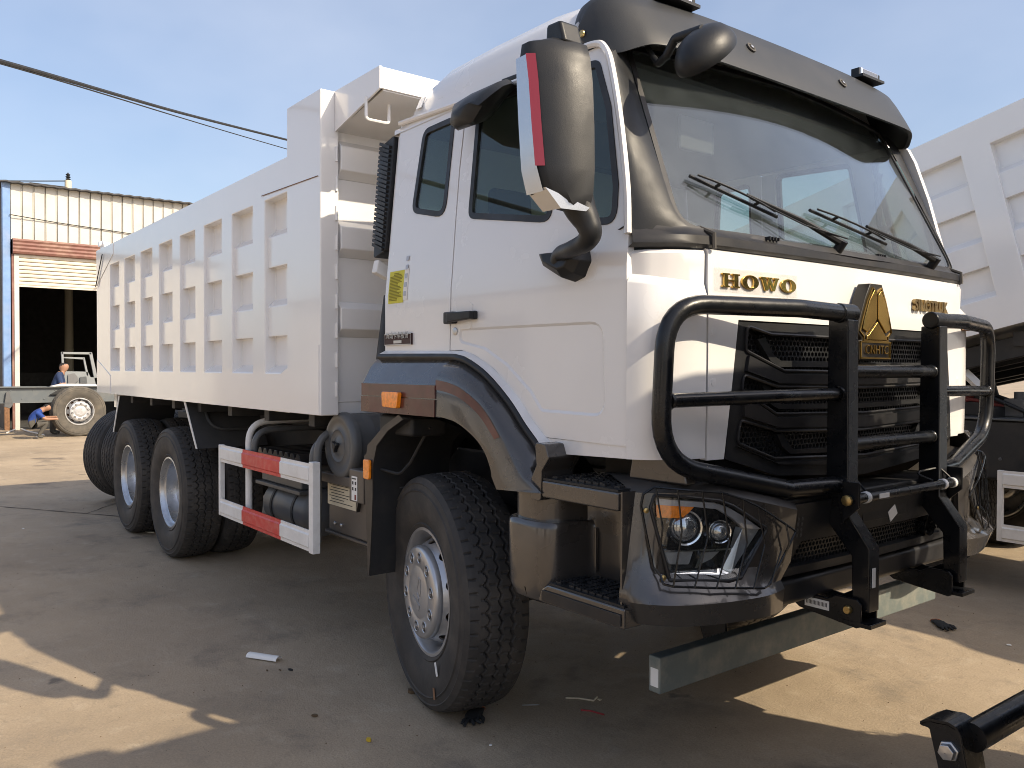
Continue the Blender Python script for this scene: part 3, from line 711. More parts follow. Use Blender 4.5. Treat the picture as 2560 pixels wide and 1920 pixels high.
for s in (-1, 1):
    ov = (0, s, 0)
    b = B(); b.sheet(quarter, [qwin], sidemap(s), .03, ov, cv=ZC)
    q = b.obj('cab_quarter', 'white_paint', T, angle=28)
    b = B(); ring_sheet(b, qwin, .026, sidemap(s, -.004), .02, ov); b.obj('window_seal', 'black_trim', q)
    b = B(); b.sheet(shrink(qwin, .022), [], sidemap(s, .004), .004, ov, cv=ZC); b.obj('window_pane', 'side_glass', q)
    b = B(); b.sheet(door, [w1, w2, inset], sidemap(s), .03, ov, cv=ZC)
    inn = crease(b, inset, s)
    b.sheet(inn, [], sidemap(s, .007), .02, ov, cv=ZC)
    d = b.obj('door', 'white_paint', T, angle=24)
    for wv in (w1, w2):
        b = B(); ring_sheet(b, wv, .026, sidemap(s, -.004), .02, ov); b.obj('window_seal', 'black_trim', d)
        b = B(); b.sheet(shrink(wv, .022), [], sidemap(s, .004), .004, ov, cv=ZC); b.obj('window_pane', 'side_glass', d)
    # handle, lock, sill
    h = S(*c2(740, 515)); h0 = S(*c2(648, 520)); h1 = S(*c2(850, 515)); yy = s*1.17
    b = B(); b.sheet(round_poly([(h[0]-.02, h[1]-.055), (h[0]+.075, h[1]-.055), (h[0]+.085, h[1]+.05), (h[0]+.055, h[1]+.06), (h[0]+.0, h[1]+.06), (h[0]-.03, h[1]+.05)], .02, 4), [], sidemap(s, -.002), .002, ov); b.obj('handle_recess', 'white_paint', d)
    b = B(); b.span((h0[0], yy, h[1]-.030), (h0[0]+.075, yy+s*.028, h[1]+.022)); b.prism([(h0[0]+.05, yy+s*.018, h[1]+.018), (h1[0], yy+s*.018, h[1]+.016), (h1[0], yy+s*.018, h[1]-.016), (h0[0]+.05, yy+s*.018, h[1]-.026)], (0, s*.026, 0)); b.span((h1[0]-.035, yy, h[1]-.018), (h1[0], yy+s*.02, h[1]+.018))
    b.obj('handle', 'black_plastic', d, bevel=.006)
    lk = S(*c2(698, 616)); b = B(); b.lathe([(.017, 0), (.017, .004), (.013, .006), (.001, .005)], (lk[0], yy, lk[1]), (0, s, 0), 20); b.f = [f[::-1] for f in b.f]; b.obj('lock', 'nut_steel', d)
    sill = [S(*c2(1310, 1334)), S(*c2(1852, 1388)), S(*c2(1876, 1395)), S(*c2(1876, 1480)), S(*c2(1350, 1440))]
    b = B(); b.sheet(sill, [], sidemap(s, .004), .03, ov); b.obj('door_sill', 'white_paint', T, bevel=.003)
    # inner arch lip between door and fender
    b = B(); lip = [S(*c2(*k)) for k in [(660, 745), (760, 748), (840, 782), (970, 880), (1120, 1055), (1230, 1225), (1322, 1345), (1362, 1440)]]; lip2 = [S(*c2(*k)) for k in [(220, 760), (660, 757), (760, 765), (835, 795), (960, 890), (1105, 1060), (1215, 1230), (1300, 1350), (1340, 1445)]]
    lip = [S(*c2(225, 744))]+lip
    A = catmull([Vector((p[0], s*1.166, p[1])) for p in lip], 4); Bc = catmull([Vector((p[0], s*1.20, p[1]-.006)) for p in lip2], 4)
    b.loft([A, Bc] if s > 0 else [Bc, A]); b.obj('arch_lip', 'white_paint', T)
    ct = Vector((-.1, 0, .62)); inw_ = []
    for p in Bc:
        d_ = Vector((ct.x-p.x, 0, ct.z-p.z)) if p.x > .2 else Vector((0, 0, -1)); inw_.append(d_.normalized())
    R_ = [[p+Vector((0, s*.003, 0)) for p in Bc], [p+q_*.010+Vector((0, s*.012, 0)) for p, q_ in zip(Bc, inw_)], [p+q_*.024+Vector((0, s*.010, 0)) for p, q_ in zip(Bc, inw_)], [p+q_*.036+Vector((0, -s*.012, 0)) for p, q_ in zip(Bc, inw_)]]
    b = B(); b.loft(R_ if s > 0 else R_[::-1]); b.obj('rubber_strip', 'black_trim', T, angle=60); ARCH[s] = [Vector((p.x, s*1.192, p.z))+q_*.030 for p, q_ in zip(Bc, inw_) if p.x > .225]
    # roof gutter
    b = B(); gl = [S(868, 268), S(1000, 222), S(1120, 178), S(1235, 128), S(*c3(1240, 288)), S(*c3(1330, 262)), S(*c3(1375, 296)), S(*c3(1408, 400)), S(*c3(1456, 700)), S(*c3(1497, 1100)), S(*c3(1504, 1385))]
    gl = gl if s < 0 else gl[:5]
    gp = catmull([Vector((p[0], s*(Ys(p[1])+.010), p[1])) for p in gl], 5); b.tube(gp, .013, 8); b.obj('gutter', 'white_paint', T)
# rear wall and floor
b = B(); b.prism([(-.395, -1.155, 1.45), (-.395, -1.155, 1.93), (-.395, -1.075, 2.77), (-.395, 1.075, 2.77), (-.395, 1.155, 1.93), (-.395, 1.155, 1.45)], (.035, 0, 0)); b.obj('rear_wall', 'white_paint', T, bevel=.01)
b = B(); b.span((-.36, -1.13, 1.40), (1.30, 1.13, 1.44)); b.obj('cab_floor', 'interior_dark', T)
# roof
b = B(); rr_ = []
for X, h, wf in ((-.405, .05, .90), (-.385, .10, .93), (-.34, .175, .965), (-.24, .245, .99), (-.05, .29, 1.0), (.3, .30, 1.0), (.7, .295, 1.0), (.88, .275, .995), (.945, .25, .985)):
    half = [(1.092, 2.742), (1.090, 2.765), (1.075, 2.775+.25*h), (1.045, 2.775+.52*h), (.985, 2.775+.74*h), (.88, 2.775+.87*h), (.6, 2.775+.97*h), (.25, 2.775+h)]
    row = [(X, -y*(wf if i > 1 else 1), z) for i, (y, z) in enumerate(half)]+[(X, y*(wf if i > 1 else 1), z) for i, (y, z) in list(enumerate(half))[::-1]]
    rr_.append(row)
b.loft(rr_[::-1]); b.add(rr_[0], [tuple(range(len(rr_[0])-1, -1, -1))][:1]); b.obj('roof', 'white_paint', T, angle=40)
for k in range(4):   # pressed marks on the roof flank
    X = -.20+.2*k; b = B(); b.box((X, -1.0655, 2.855), (.05, .004, .06), 0, Matrix.Rotation(-.42, 3, 'X')); b.obj('roof_stamp', 'white_paint', T, bevel=.0015)
b = B(); b.cyl((.0, -.86, 3.01), (.0, -.86, 3.055), .028, 14); b.obj('roof_fitting', 'nut_steel', T, bevel=.004)
b = B(); b.span((-.35, -1.06, 2.745), (1.0, 1.06, 2.765)); b.obj('headliner', 'interior_grey', T)
# ---- windscreen
def WX(y, z): return 1.462-.085*y*y-.48*(z-2.05)
def wsm(d=0): return lambda y, z: Vector((WX(y, z)+d, y, z))
wso = round_poly([(-1.018, 2.05), (-.5, 2.03), (0, 2.025), (.5, 2.03), (1.018, 2.05), (.925, 2.80), (0, 2.83), (-.925, 2.80)], [.10, .3, .3, .3, .10, .05, .3, .05], 7)
cu = [-.8+.1*i for i in range(17)]
b = B(); b.sheet(wso, [], wsm(), .006, (1, 0, 0), cu=cu, cv=[2.2, 2.4, 2.6]); ws = b.obj('windscreen', 'wind_glass', T, angle=60)
b = B(); ring = shrink(wso, .022); b.sheet(wso, [ring], wsm(.004), .014, (1, 0, 0), cu=cu, cv=[2.2, 2.4, 2.6]); b.obj('screen_seal', 'black_trim', T, angle=50)
# ---- A pillars
for s in (-1, 1):
    outer = [S(1356, 503), S(1351, 400), S(1344, 300), S(1332, 200), S(1319, 118)]
    O = resample(catmull([Vector((p[0]-.004-(.06*(p[1]-2.0)/.75 if s > 0 else 0), s*(Ys(p[1])+.004-(.02*(p[1]-2.0)/.75 if s > 0 else 0)), p[1])) for p in outer], 5), 22)
    I_ = [Vector((WX(y, z)+.008, s*y, z)) for y, z in ((.925, 2.045), (.98, 2.072), (1.003, 2.125), (1.001, 2.20), (.983, 2.4), (.96, 2.6), (.935, 2.78))]
    I_ = resample(catmull(I_, 4), 22)
    rowsP = []
    for i in range(22):
        o, n_ = O[i], I_[i]; rw = []
        for t in (0, .12, .35, .65, .9, 1):
            p = o.lerp(n_, t); bul = (.022 if s < 0 else .014)*sin(pi*t)**.7 if 0 < t < 1 else 0
            p = p+Vector((.75, s*.66, .1)).normalized()*bul; rw.append(p)
        rowsP.append(rw)
    b = B(); b.loft(rowsP if s > 0 else [r_[::-1] for r_ in rowsP]); b.obj('a_pillar', 'black_plastic', T, angle=60)
# ---- cowl under the windscreen
def FX(y): return 1.462-.03*y*y if abs(y) < .93 else 1.436
b = B(); rws = []
ys = [-1.165, -1.14, -1.08, -.98, -.85, -.7, -.5, -.25, 0, .25, .5, .7, .85, .98, 1.08, 1.14, 1.165]
def cx(y):
    a = abs(y)
    return 1.462-.03*a*a if a < .9 else 1.438-.145*((a-.9)/.27)**1.7
for y in ys:
    x = cx(y); e = max(0, (abs(y)-.93)/.235); zt_ = 2.055+.03*(1-e)*0
    rws.append([Vector((x-.010, y, 1.985)), Vector((x+.012, y, 1.999)), Vector((x+.010, y, 2.028)), Vector((x-.02, y, 2.046)), Vector((min(cx(y)-.025, WX(min(1.0, abs(y)), 2.055)+.012), y, 2.062)), Vector((min(cx(y)-.06, WX(min(1.0, abs(y)), 2.055)-.06), y, 2.05))])
b.loft(rws[::-1]); cw = b.obj('cowl', 'black_trim', T, angle=50)
for yv in (-.60, .14):
    b = B()
    for k in range(4): b.box((cx(yv)-.012, yv+k*.018, 2.052), (.03, .006, .012))
    b.obj('cowl_vent', 'black_plastic', cw)
for s in (-1, 1):   # step in the cowl next to the pillar
    b = B(); b.tube([(cx(.91)+.013, s*.915, 1.985), (cx(.91)+.012, s*.915, 2.035), (1.36, s*.90, 2.075), (1.33, s*.97, 2.10)], .008, 6); b.obj('cowl_gap', 'print_shade_dark', cw)
# ---- wipers
def wiper(y0, pa, pb, mid):
    b = B(); on = lambda y, z, d: Vector((WX(y, z)+d, y, z))
    piv = Vector((cx(y0)-.005, y0, 2.06))
    b.tube([piv+Vector((0, 0, -.02)), piv+Vector((.03, 0, .02))], .02, 10)
    m = on(*mid, .045); b.tube([piv+Vector((.02, 0, .012)), piv.lerp(m, .45)+Vector((.018, 0, .012)), m], [.016, .010, .006], 8); wp = b.obj('wiper', 'black_plastic', T)
    a, c = on(*pa, .012), on(*pb, .012); b = B()
    bl = [a.lerp(c, t)+Vector((.004, 0, 0)) for t in (0, .25, .5, .75, 1)]
    b.tube(bl, .0065, 6); bow = [a.lerp(c, t)+Vector((.008+.026*(1-(2*t-1)**2)**.7, 0, .010)) for t in (.06, .2, .35, .5, .65, .8, .94)]
    b.tube(bow, .004, 6)
    for t in (.28, .72): q = a.lerp(c, t); b.tube([q, q+Vector((.008+.026*(1-(2*t-1)**2)**.7, 0, .010))], .006, 6)
    b.obj('wiper_blade', 'black_plastic', wp)
    b = B(); b.tube([piv+Vector((.03, .03, .03)), piv.lerp(m, .5)+Vector((.05, 0, -.02)), m+Vector((0, .02, -.01))], .003, 6); b.obj('washer_hose', 'black_plastic', wp)
wiper(-.17, (-1.0+.12, 2.262), (-.50, 2.145), (-.66, 2.21))
wiper(.62, (-.27, 2.20), (.23, 2.108), (.06, 2.165))
# ---- white nose panel with the grille opening
def nose(d=0):
    return lambda y, z: Vector((cx(y)+.006*(1-((z-1.6)/.42)**2)+d-(.016 if z > 1.982 else 0), y, z))
no = [(-.93, 1.262), (-.845, 1.262), (-.778, 1.748), (.778, 1.748), (.845, 1.262), (.93, 1.262), (.93, 1.972), (.93, 1.99), (-.93, 1.99), (-.93, 1.972)]
b = B(); b.sheet(no, [], nose(), .03, (1, 0, 0), cu=[-.85+.1*i for i in range(18)], cv=[1.4, 1.55, 1.7, 1.85, 1.97, 1.982]); np_ = b.obj('nose_panel', 'white_paint', T, angle=28)
# ---- corner panels
for s in (-1, 1):
    plan = resample(catmull([Vector((cx(.936), .936, 0)), Vector((1.428, 1.0, 0)), Vector((1.402, 1.075, 0)), Vector((1.355, 1.14, 0)), Vector((1.296, 1.176, 0))], 6), 18)
    rws = []
    for zi, (z, ins) in enumerate([(1.27, .0), (1.45, -.004), (1.7, -.004), (1.858, -.003), (1.864, .0), (1.892, .034), (1.93, .030), (1.965, .028), (1.978, .040), (1.982, .06)]):
        rw = []
        for i, p in enumerate(plan):
            t = i/17; tg = (plan[min(17, i+1)]-plan[max(0, i-1)]).normalized(); nn = Vector((tg.y, -tg.x, 0)) if tg.y*1 > 0 else Vector((-tg.y, tg.x, 0))
            if nn.x < 0: nn = -nn
            zz = z+(.012*t-.006 if 3 <= zi <= 5 else 0)-(.02*(1-t) if 3 <= zi <= 5 else 0)
            inz = ins*(.25+.75*min(1, t*1.6)) if zi >= 4 else ins
            q = p-nn*inz; rw.append(Vector((q.x, s*q.y, zz)))
        rws.append(rw)
    b = B(); b.loft(rws if s < 0 else rws[::-1])
    b.obj('corner_panel', 'white_paint', T, angle=30)
    b = B(); b.prism(round_poly([(1.42, s*.95, 1.80), (1.42, s*1.04, 1.80), (1.42, s*1.04, 1.765), (1.42, s*.95, 1.765)], .012, 3), (.022, 0, 0)); b.obj('side_marker', 'rust_drum', T)
    for z in (1.70, 1.53): 
        b = B(); b.lathe([(.016, 0), (.016, .004), (.001, .005)], (cx(.915)+.002, s*.90, z), (1, 0, 0), 16); b.f = [f[::-1] for f in b.f]; b.obj('panel_plug', 'white_paint', T)
# ---- grille
GX = 1.478
def slot(tl, bl, bc, b0, tc, t0):
    lo = [tl, bl, bc, (0, b0)]; up = [(0, t0), tc]
    loop = lo+[(-y, z) for y, z in (bc, bl, tl)]+[(-tc[0], tc[1])]+up
    return loop
SL = [slot((-.735, 1.728), (-.742, 1.641), (-.533, 1.571), 1.565, (-.607, 1.702), 1.699),
      slot((-.753, 1.556), (-.76, 1.50), (-.575, 1.413), 1.402, (-.568, 1.512), 1.503),
      slot((-.767, 1.396), (-.783, 1.316), (-.582, 1.25), 1.23, (-.566, 1.35), 1.333)]
gout = [(-.775, 1.742), (-.84, 1.262), (-.56, 1.185), (0, 1.150), (.56, 1.185), (.84, 1.262), (.775, 1.742)]
gm = lambda d: (lambda y, z: Vector((cx(y)+.020+d-.02*abs(y), y, z)))
gcu = [-.8+.1*i for i in range(17)]
SLr = [round_poly(q, .018, 3) for q in SL]
b = B(); b.sheet(gout, SLr, gm(0), .045, (1, 0, 0), cu=gcu); gr = b.obj('grille', 'black_plastic', T, angle=30, bevel=.005)
b = B(); b.span((1.36, -.82, 1.17), (1.385, .82, 1.745)); b.obj('grille_backing', 'dark_chassis', gr)
for lp in SLr:     # raised rims round the slots
    pts = [gm(.004)(p[0], p[1]) for p in lp]; b = B(); b.tube(pts, .006, 6, closed=True); b.obj('slot_rim', 'black_trim', gr)
for (lo, up) in (((1.571, 1.565, 1.641, .533, .742), (1.512, 1.503, 1.556, .568, .753)), ((1.413, 1.402, 1.50, .575, .76), (1.35, 1.333, 1.396, .566, .767)), ((1.25, 1.23, 1.316, .582, .783), (1.215, 1.18, 1.292, .56, .80))):
    top = [(-lo[4]+.01, lo[2]-.018), (-lo[3], lo[0]-.014), (0, lo[1]-.014), (lo[3], lo[0]-.014), (lo[4]-.01, lo[2]-.018)]
    bot = [(-up[4]+.01, up[2]+.012), (-up[3], up[0]+.012), (0, up[1]+.012), (up[3], up[0]+.012), (up[4]-.01, up[2]+.012)]
    b = B(); b.sheet(top[::-1]+bot, [], gm(.014), .02, (1, 0, 0), cu=gcu); b.obj('chevron', 'black_trim', gr, bevel=.005)
bars = [([(-.66, 1.683), (-.615, 1.693), (-.57, 1.628), (-.525, 1.607), (0, 1.604)], [(0, 1.583), (-.535, 1.584), (-.585, 1.605)]),
        ([(-.64, 1.530), (-.60, 1.538), (-.56, 1.462), (-.52, 1.446), (0, 1.438)], [(0, 1.420), (-.535, 1.428), (-.582, 1.448)]),
        ([(-.545, 1.336), (-.511, 1.338), (-.469, 1.286), (-.44, 1.274), (0, 1.262)], [(0, 1.244), (-.464, 1.258), (-.515, 1.288)])]
for a, c in bars:
    lp = a+[(-y, z) for y, z in a[:-1][::-1]]+[(-y, z) for y, z in c[1:][::-1]]+c
    b = B(); b.sheet(lp, [], gm(-.012), .02, (1, 0, 0), cu=gcu); b.obj('grille_bar', 'black_plastic', gr, bevel=.003)
# honeycomb behind the slots: real cells, one mesh
def inside(p, poly):
    c = False; n = len(poly)
    for i in range(n):
        a, b_ = poly[i], poly[i-1]
        if (a[1] > p[1]) != (b_[1] > p[1]) and p[0] < (b_[0]-a[0])*(p[1]-a[1])/(b_[1]-a[1])+a[0]: c = not c
    return c
def honeycomb(polys, fm, cell, wall, dep, name, parent, m='black_plastic'):
    b = B(); rw = cell*.866
    for poly in polys:
        y0 = min(p[0] for p in poly); y1 = max(p[0] for p in poly); z0 = min(p[1] for p in poly); z1 = max(p[1] for p in poly)
        for j in range(int((z1-z0)/rw)+3):
            for i in range(int((y1-y0)/cell)+3):
                c = (y0+(i+.5*(j % 2))*cell-cell*.5, z0+(j-.5)*rw)
                if not inside(c, poly): continue
                vs = []; R1 = cell*.5774; R2 = R1-wall
                for (R_, d) in ((R1, 0), (R2, 0), (R2*.96, -dep)):
                    for k in range(6):
                        a = pi/6+k*pi/3; vs.append(fm(d)(c[0]+R_*cos(a), c[1]+R_*sin(a)))
                fs = []
                for k in range(6):
                    k2 = (k+1) % 6; fs += [(k, k2, 6+k2, 6+k), (6+k, 6+k2, 12+k2, 12+k)]
                b.add(vs, fs)
    return tag(b.obj(name, m, parent, angle=20), kind='stuff')
honeycomb(SL, lambda d: gm(-.034+d), .0225, .0035, .012, 'honeycomb', gr)
# ---- emblem
E0 = gm(.028)
def esheet(b, poly, d, th, holes=()): b.sheet(poly, holes, gm(d), th, (1, 0, 0))
eb = [(-.045, 1.918), (.045, 1.918), (.078, 1.865), (.112, 1.79), (.136, 1.724), (.104, 1.700), (.104, 1.692), (.124, 1.690), (.120, 1.612), (-.120, 1.612), (-.124, 1.690), (-.104, 1.692), (-.104, 1.700), (-.136, 1.724), (-.112, 1.79), (-.078, 1.865)]
b = B(); esheet(b, eb, .048, .055); em = b.obj('emblem', 'emblem_black', T, bevel=.004)
ring_o = [(-.034, 1.905), (0, 1.884), (.034, 1.905), (.070, 1.855), (.102, 1.785), (.124, 1.727), (.094, 1.705), (.094, 1.688), (-.094, 1.688), (-.094, 1.705), (-.124, 1.727), (-.102, 1.785), (-.070, 1.855)]
b = B(); esheet(b, ring_o, .053, .006, [shrink(ring_o, .007)])
for q in ([(-.117, 1.688), (.117, 1.688), (.117, 1.682), (-.117, 1.682)], [(-.114, 1.624), (.114, 1.624), (.114, 1.618), (-.114, 1.618)], [(-.117, 1.682), (-.110, 1.682), (-.107, 1.624), (-.114, 1.624)], [(.110, 1.682), (.117, 1.682), (.114, 1.624), (.107, 1.624)]): esheet(b, q, .053, .006)
b.obj('emblem_outline', 'gold', em)
for sg in (-1, 1):
    lf = [(sg*.026, 1.893), (sg*.005, 1.875), (sg*.005, 1.775), (sg*.068, 1.722), (sg*.104, 1.735), (sg*.092, 1.780), (sg*.060, 1.850)]
    b = B(); esheet(b, lf, .056, .008); b.obj('emblem_leaf', 'gold', em, bevel=.003)
b = B(); esheet(b, [(0, 1.766), (.064, 1.712), (.074, 1.712), (.076, 1.692), (-.076, 1.692), (-.074, 1.712), (-.064, 1.712)], .056, .008); b.obj('emblem_leaf', 'gold', em, bevel=.003)
add_text('emblem_lettering', em, 'CNHTC', .050, .005, 'gold', frame4((cx(0)+.020+.052, 0, 1.6535), (0, 1, 0), (0, 0, 1)), bold=.0)
# ---- lettering on the nose
def glyph(kind):
    if kind == 'H': return [[(0, 0), (.30, 0), (.30, .13), (.23, .13), (.23, .43), (.47, .43), (.47, .13), (.40, .13), (.40, 0), (.72, 0), (.72, .13), (.65, .13), (.65, .87), (.72, .87), (.72, 1), (.40, 1), (.40, .87), (.47, .87), (.47, .57), (.23, .57), (.23, .87), (.30, .87), (.30, 1), (0, 1), (0, .87), (.06, .87), (.06, .13), (0, .13)]], []
    if kind == 'O': return [[(.40+.40*cos(t*pi/16), .5+.52*sin(t*pi/16)) for t in range(32)]], [[(.40+.16*cos(t*pi/16), .5+.40*sin(t*pi/16)) for t in range(32)]]
    if kind == 'W': return [[(0, 1), (0, .87), (.06, .87), (.24, 0), (.38, 0), (.50, .48), (.62, 0), (.76, 0), (.94, .87), (1.0, .87), (1.0, 1), (.72, 1), (.72, .87), (.78, .87), (.68, .36), (.56, .80), (.56, .87), (.62, .87), (.62, 1), (.36, 1), (.36, .87), (.42, .87), (.33, .36), (.24, .87), (.30, .87), (.30, 1)]], []
x0 = -.870; hgt = .049; zb = 1.858
for ch, wdt in (('H', .098), ('O', .098), ('W', .112), ('O', .098)):
    o_, h_ = glyph(ch); gw = 1.0 if ch == 'W' else (.72 if ch == 'H' else .80)
    tr = lambda p: (x0+p[0]/gw*(wdt-.007), zb+p[1]*hgt)
    b = B(); b.sheet([tr(p) for p in o_[0]], [[tr(p) for p in q] for q in h_], nose(.010), .012, (1, 0, 0)); b.obj('nose_letter', 'gold', T, bevel=.0015)
    x0 += wdt+.004
b = B(); b.sheet([(-.905, 1.842), (-.445, 1.842), (-.445, 1.925), (-.905, 1.925)], [], nose(.0035), .001, (1, 0, 0), cu=[-.85, -.75, -.65, -.55]); b.obj('letter_film', 'film_clear', T)
add_text('nose_badge', T, 'SINOTRUK', .066, .014, 'gold_dark', frame4((cx(.585)+.013, .585, 1.858), (-.03, 1, 0), (0, 0, 1)), bold=.0025)
# ---- sun visor over the windscreen: ridge and lip paths wrap round the corners
lipH = [(1.240, 0, 2.748), (1.240, .45, 2.747), (1.236, .72, 2.746), (1.222, .86, 2.748), (1.195, .94, 2.748), (1.165, .99, 2.735), (1.125, 1.04, 2.716), (1.075, 1.07, 2.722), (1.02, 1.084, 2.752), (.975, 1.092, 2.79), (.962, 1.093, 2.812)]
ridH = [(1.100, 0, 2.982), (1.098, .45, 2.980), (1.090, .70, 2.976), (1.080, .84, 2.972), (1.068, .93, 2.968), (1.052, .985, 2.962), (1.03, 1.02, 2.955), (1.005, 1.042, 2.945), (.98, 1.055, 2.93), (.962, 1.068, 2.90), (.952, 1.082, 2.86)]
bakH = [(.93, 0, 3.055), (.93, .45, 3.05), (.925, .70, 3.035), (.92, .84, 3.022), (.915, .91, 3.015), (.91, .95, 3.005), (.905, .98, 2.99), (.90, 1.005, 2.975), (.90, 1.03, 2.95), (.905, 1.055, 2.91), (.915, 1.075, 2.87)]
def vpath(h):
    q = catmull([Vector(p) for p in h], 4); q = [Vector((p.x, -p.y, p.z)) for p in q[::-1]][:-1]+q; return q
LP, RP, BP = vpath(lipH), vpath(ridH), vpath(bakH)
nv = len(LP); rws = []
for i in range(nv):
    l_, r_, k_ = LP[i], RP[i], BP[i]; nrm_ = (RP[min(nv-1, i+1)]-RP[max(0, i-1)]).cross(l_-r_).normalized()
    if nrm_.dot(Vector((1, .3*r_.y, 0))) < 0: nrm_ = -nrm_
    inw = Vector((-1, -.5*r_.y, 0)).normalized()
    rws.append([k_, r_.lerp(k_, .3)+Vector((0, 0, .012)), r_.lerp(k_, .06)+Vector((0, 0, .005)), r_.lerp(l_, .05)+nrm_*.006, r_.lerp(l_, .3)+nrm_*.010, r_.lerp(l_, .7)+nrm_*.008, r_.lerp(l_, .96)+nrm_*.003, l_, l_+inw*.018+Vector((0, 0, .002)), r_.lerp(l_, .8)+inw*.035, r_.lerp(l_, .35)+inw*.06, k_+Vector((.02, 0, -.07))])
b = B(); b.loft(rws); b.f = [f[::-1] for f in b.f]; vis = b.obj('sun_visor', 'visor_grey', T, angle=34)
def vrow(y):
    i = min(range(nv), key=lambda j: abs(LP[j].y-y)); return rws[i]
for s in (-1, 1):
    b = B(); b.lathe([(.014, 0), (.012, .006), (.001, .008)], (.978, s*1.0935, 2.815), (0, s, 0), 14); b.f = [f[::-1] for f in b.f]; b.obj('visor_screw', 'brass', vis)
    c = vrow(s*.72)[2]+Vector((.0, 0, .012)); b = B(); b.box(c+Vector((.0, 0, .026)), (.05, .16, .046)); lm = b.obj('marker_lamp', 'chrome', vis, bevel=.012, seg=3)
    b = B(); b.box(c+Vector((.006, 0, .0)), (.075, .20, .012)); b.box(c+Vector((0, -.088, .02)), (.04, .016, .04)); b.box(c+Vector((0, .088, .02)), (.04, .016, .04)); b.obj('lamp_foot', 'black_plastic', lm)
for y in (-.30, .36):
    r_ = vrow(y); c = r_[3].lerp(r_[6], .42)+Vector((.006, 0, .001)); n_ = (r_[6]-r_[3]).cross(Vector((0, 1, 0))).normalized(); n_ = n_ if n_.x > 0 else -n_
    b = B(); b.lathe([(.024, .001), (.024, .006), (.015, .006), (.013, .002), (.001, .002)], c, n_, 18); b.f = [f[::-1] for f in b.f]; b.obj('visor_grommet', 'print_shade_dark', vis)
    b = B(); b.lathe([(.008, .002), (.008, .010), (.001, .011)], c, n_, 12); b.f = [f[::-1] for f in b.f]; b.obj('visor_bolt', 'nut_steel', vis)
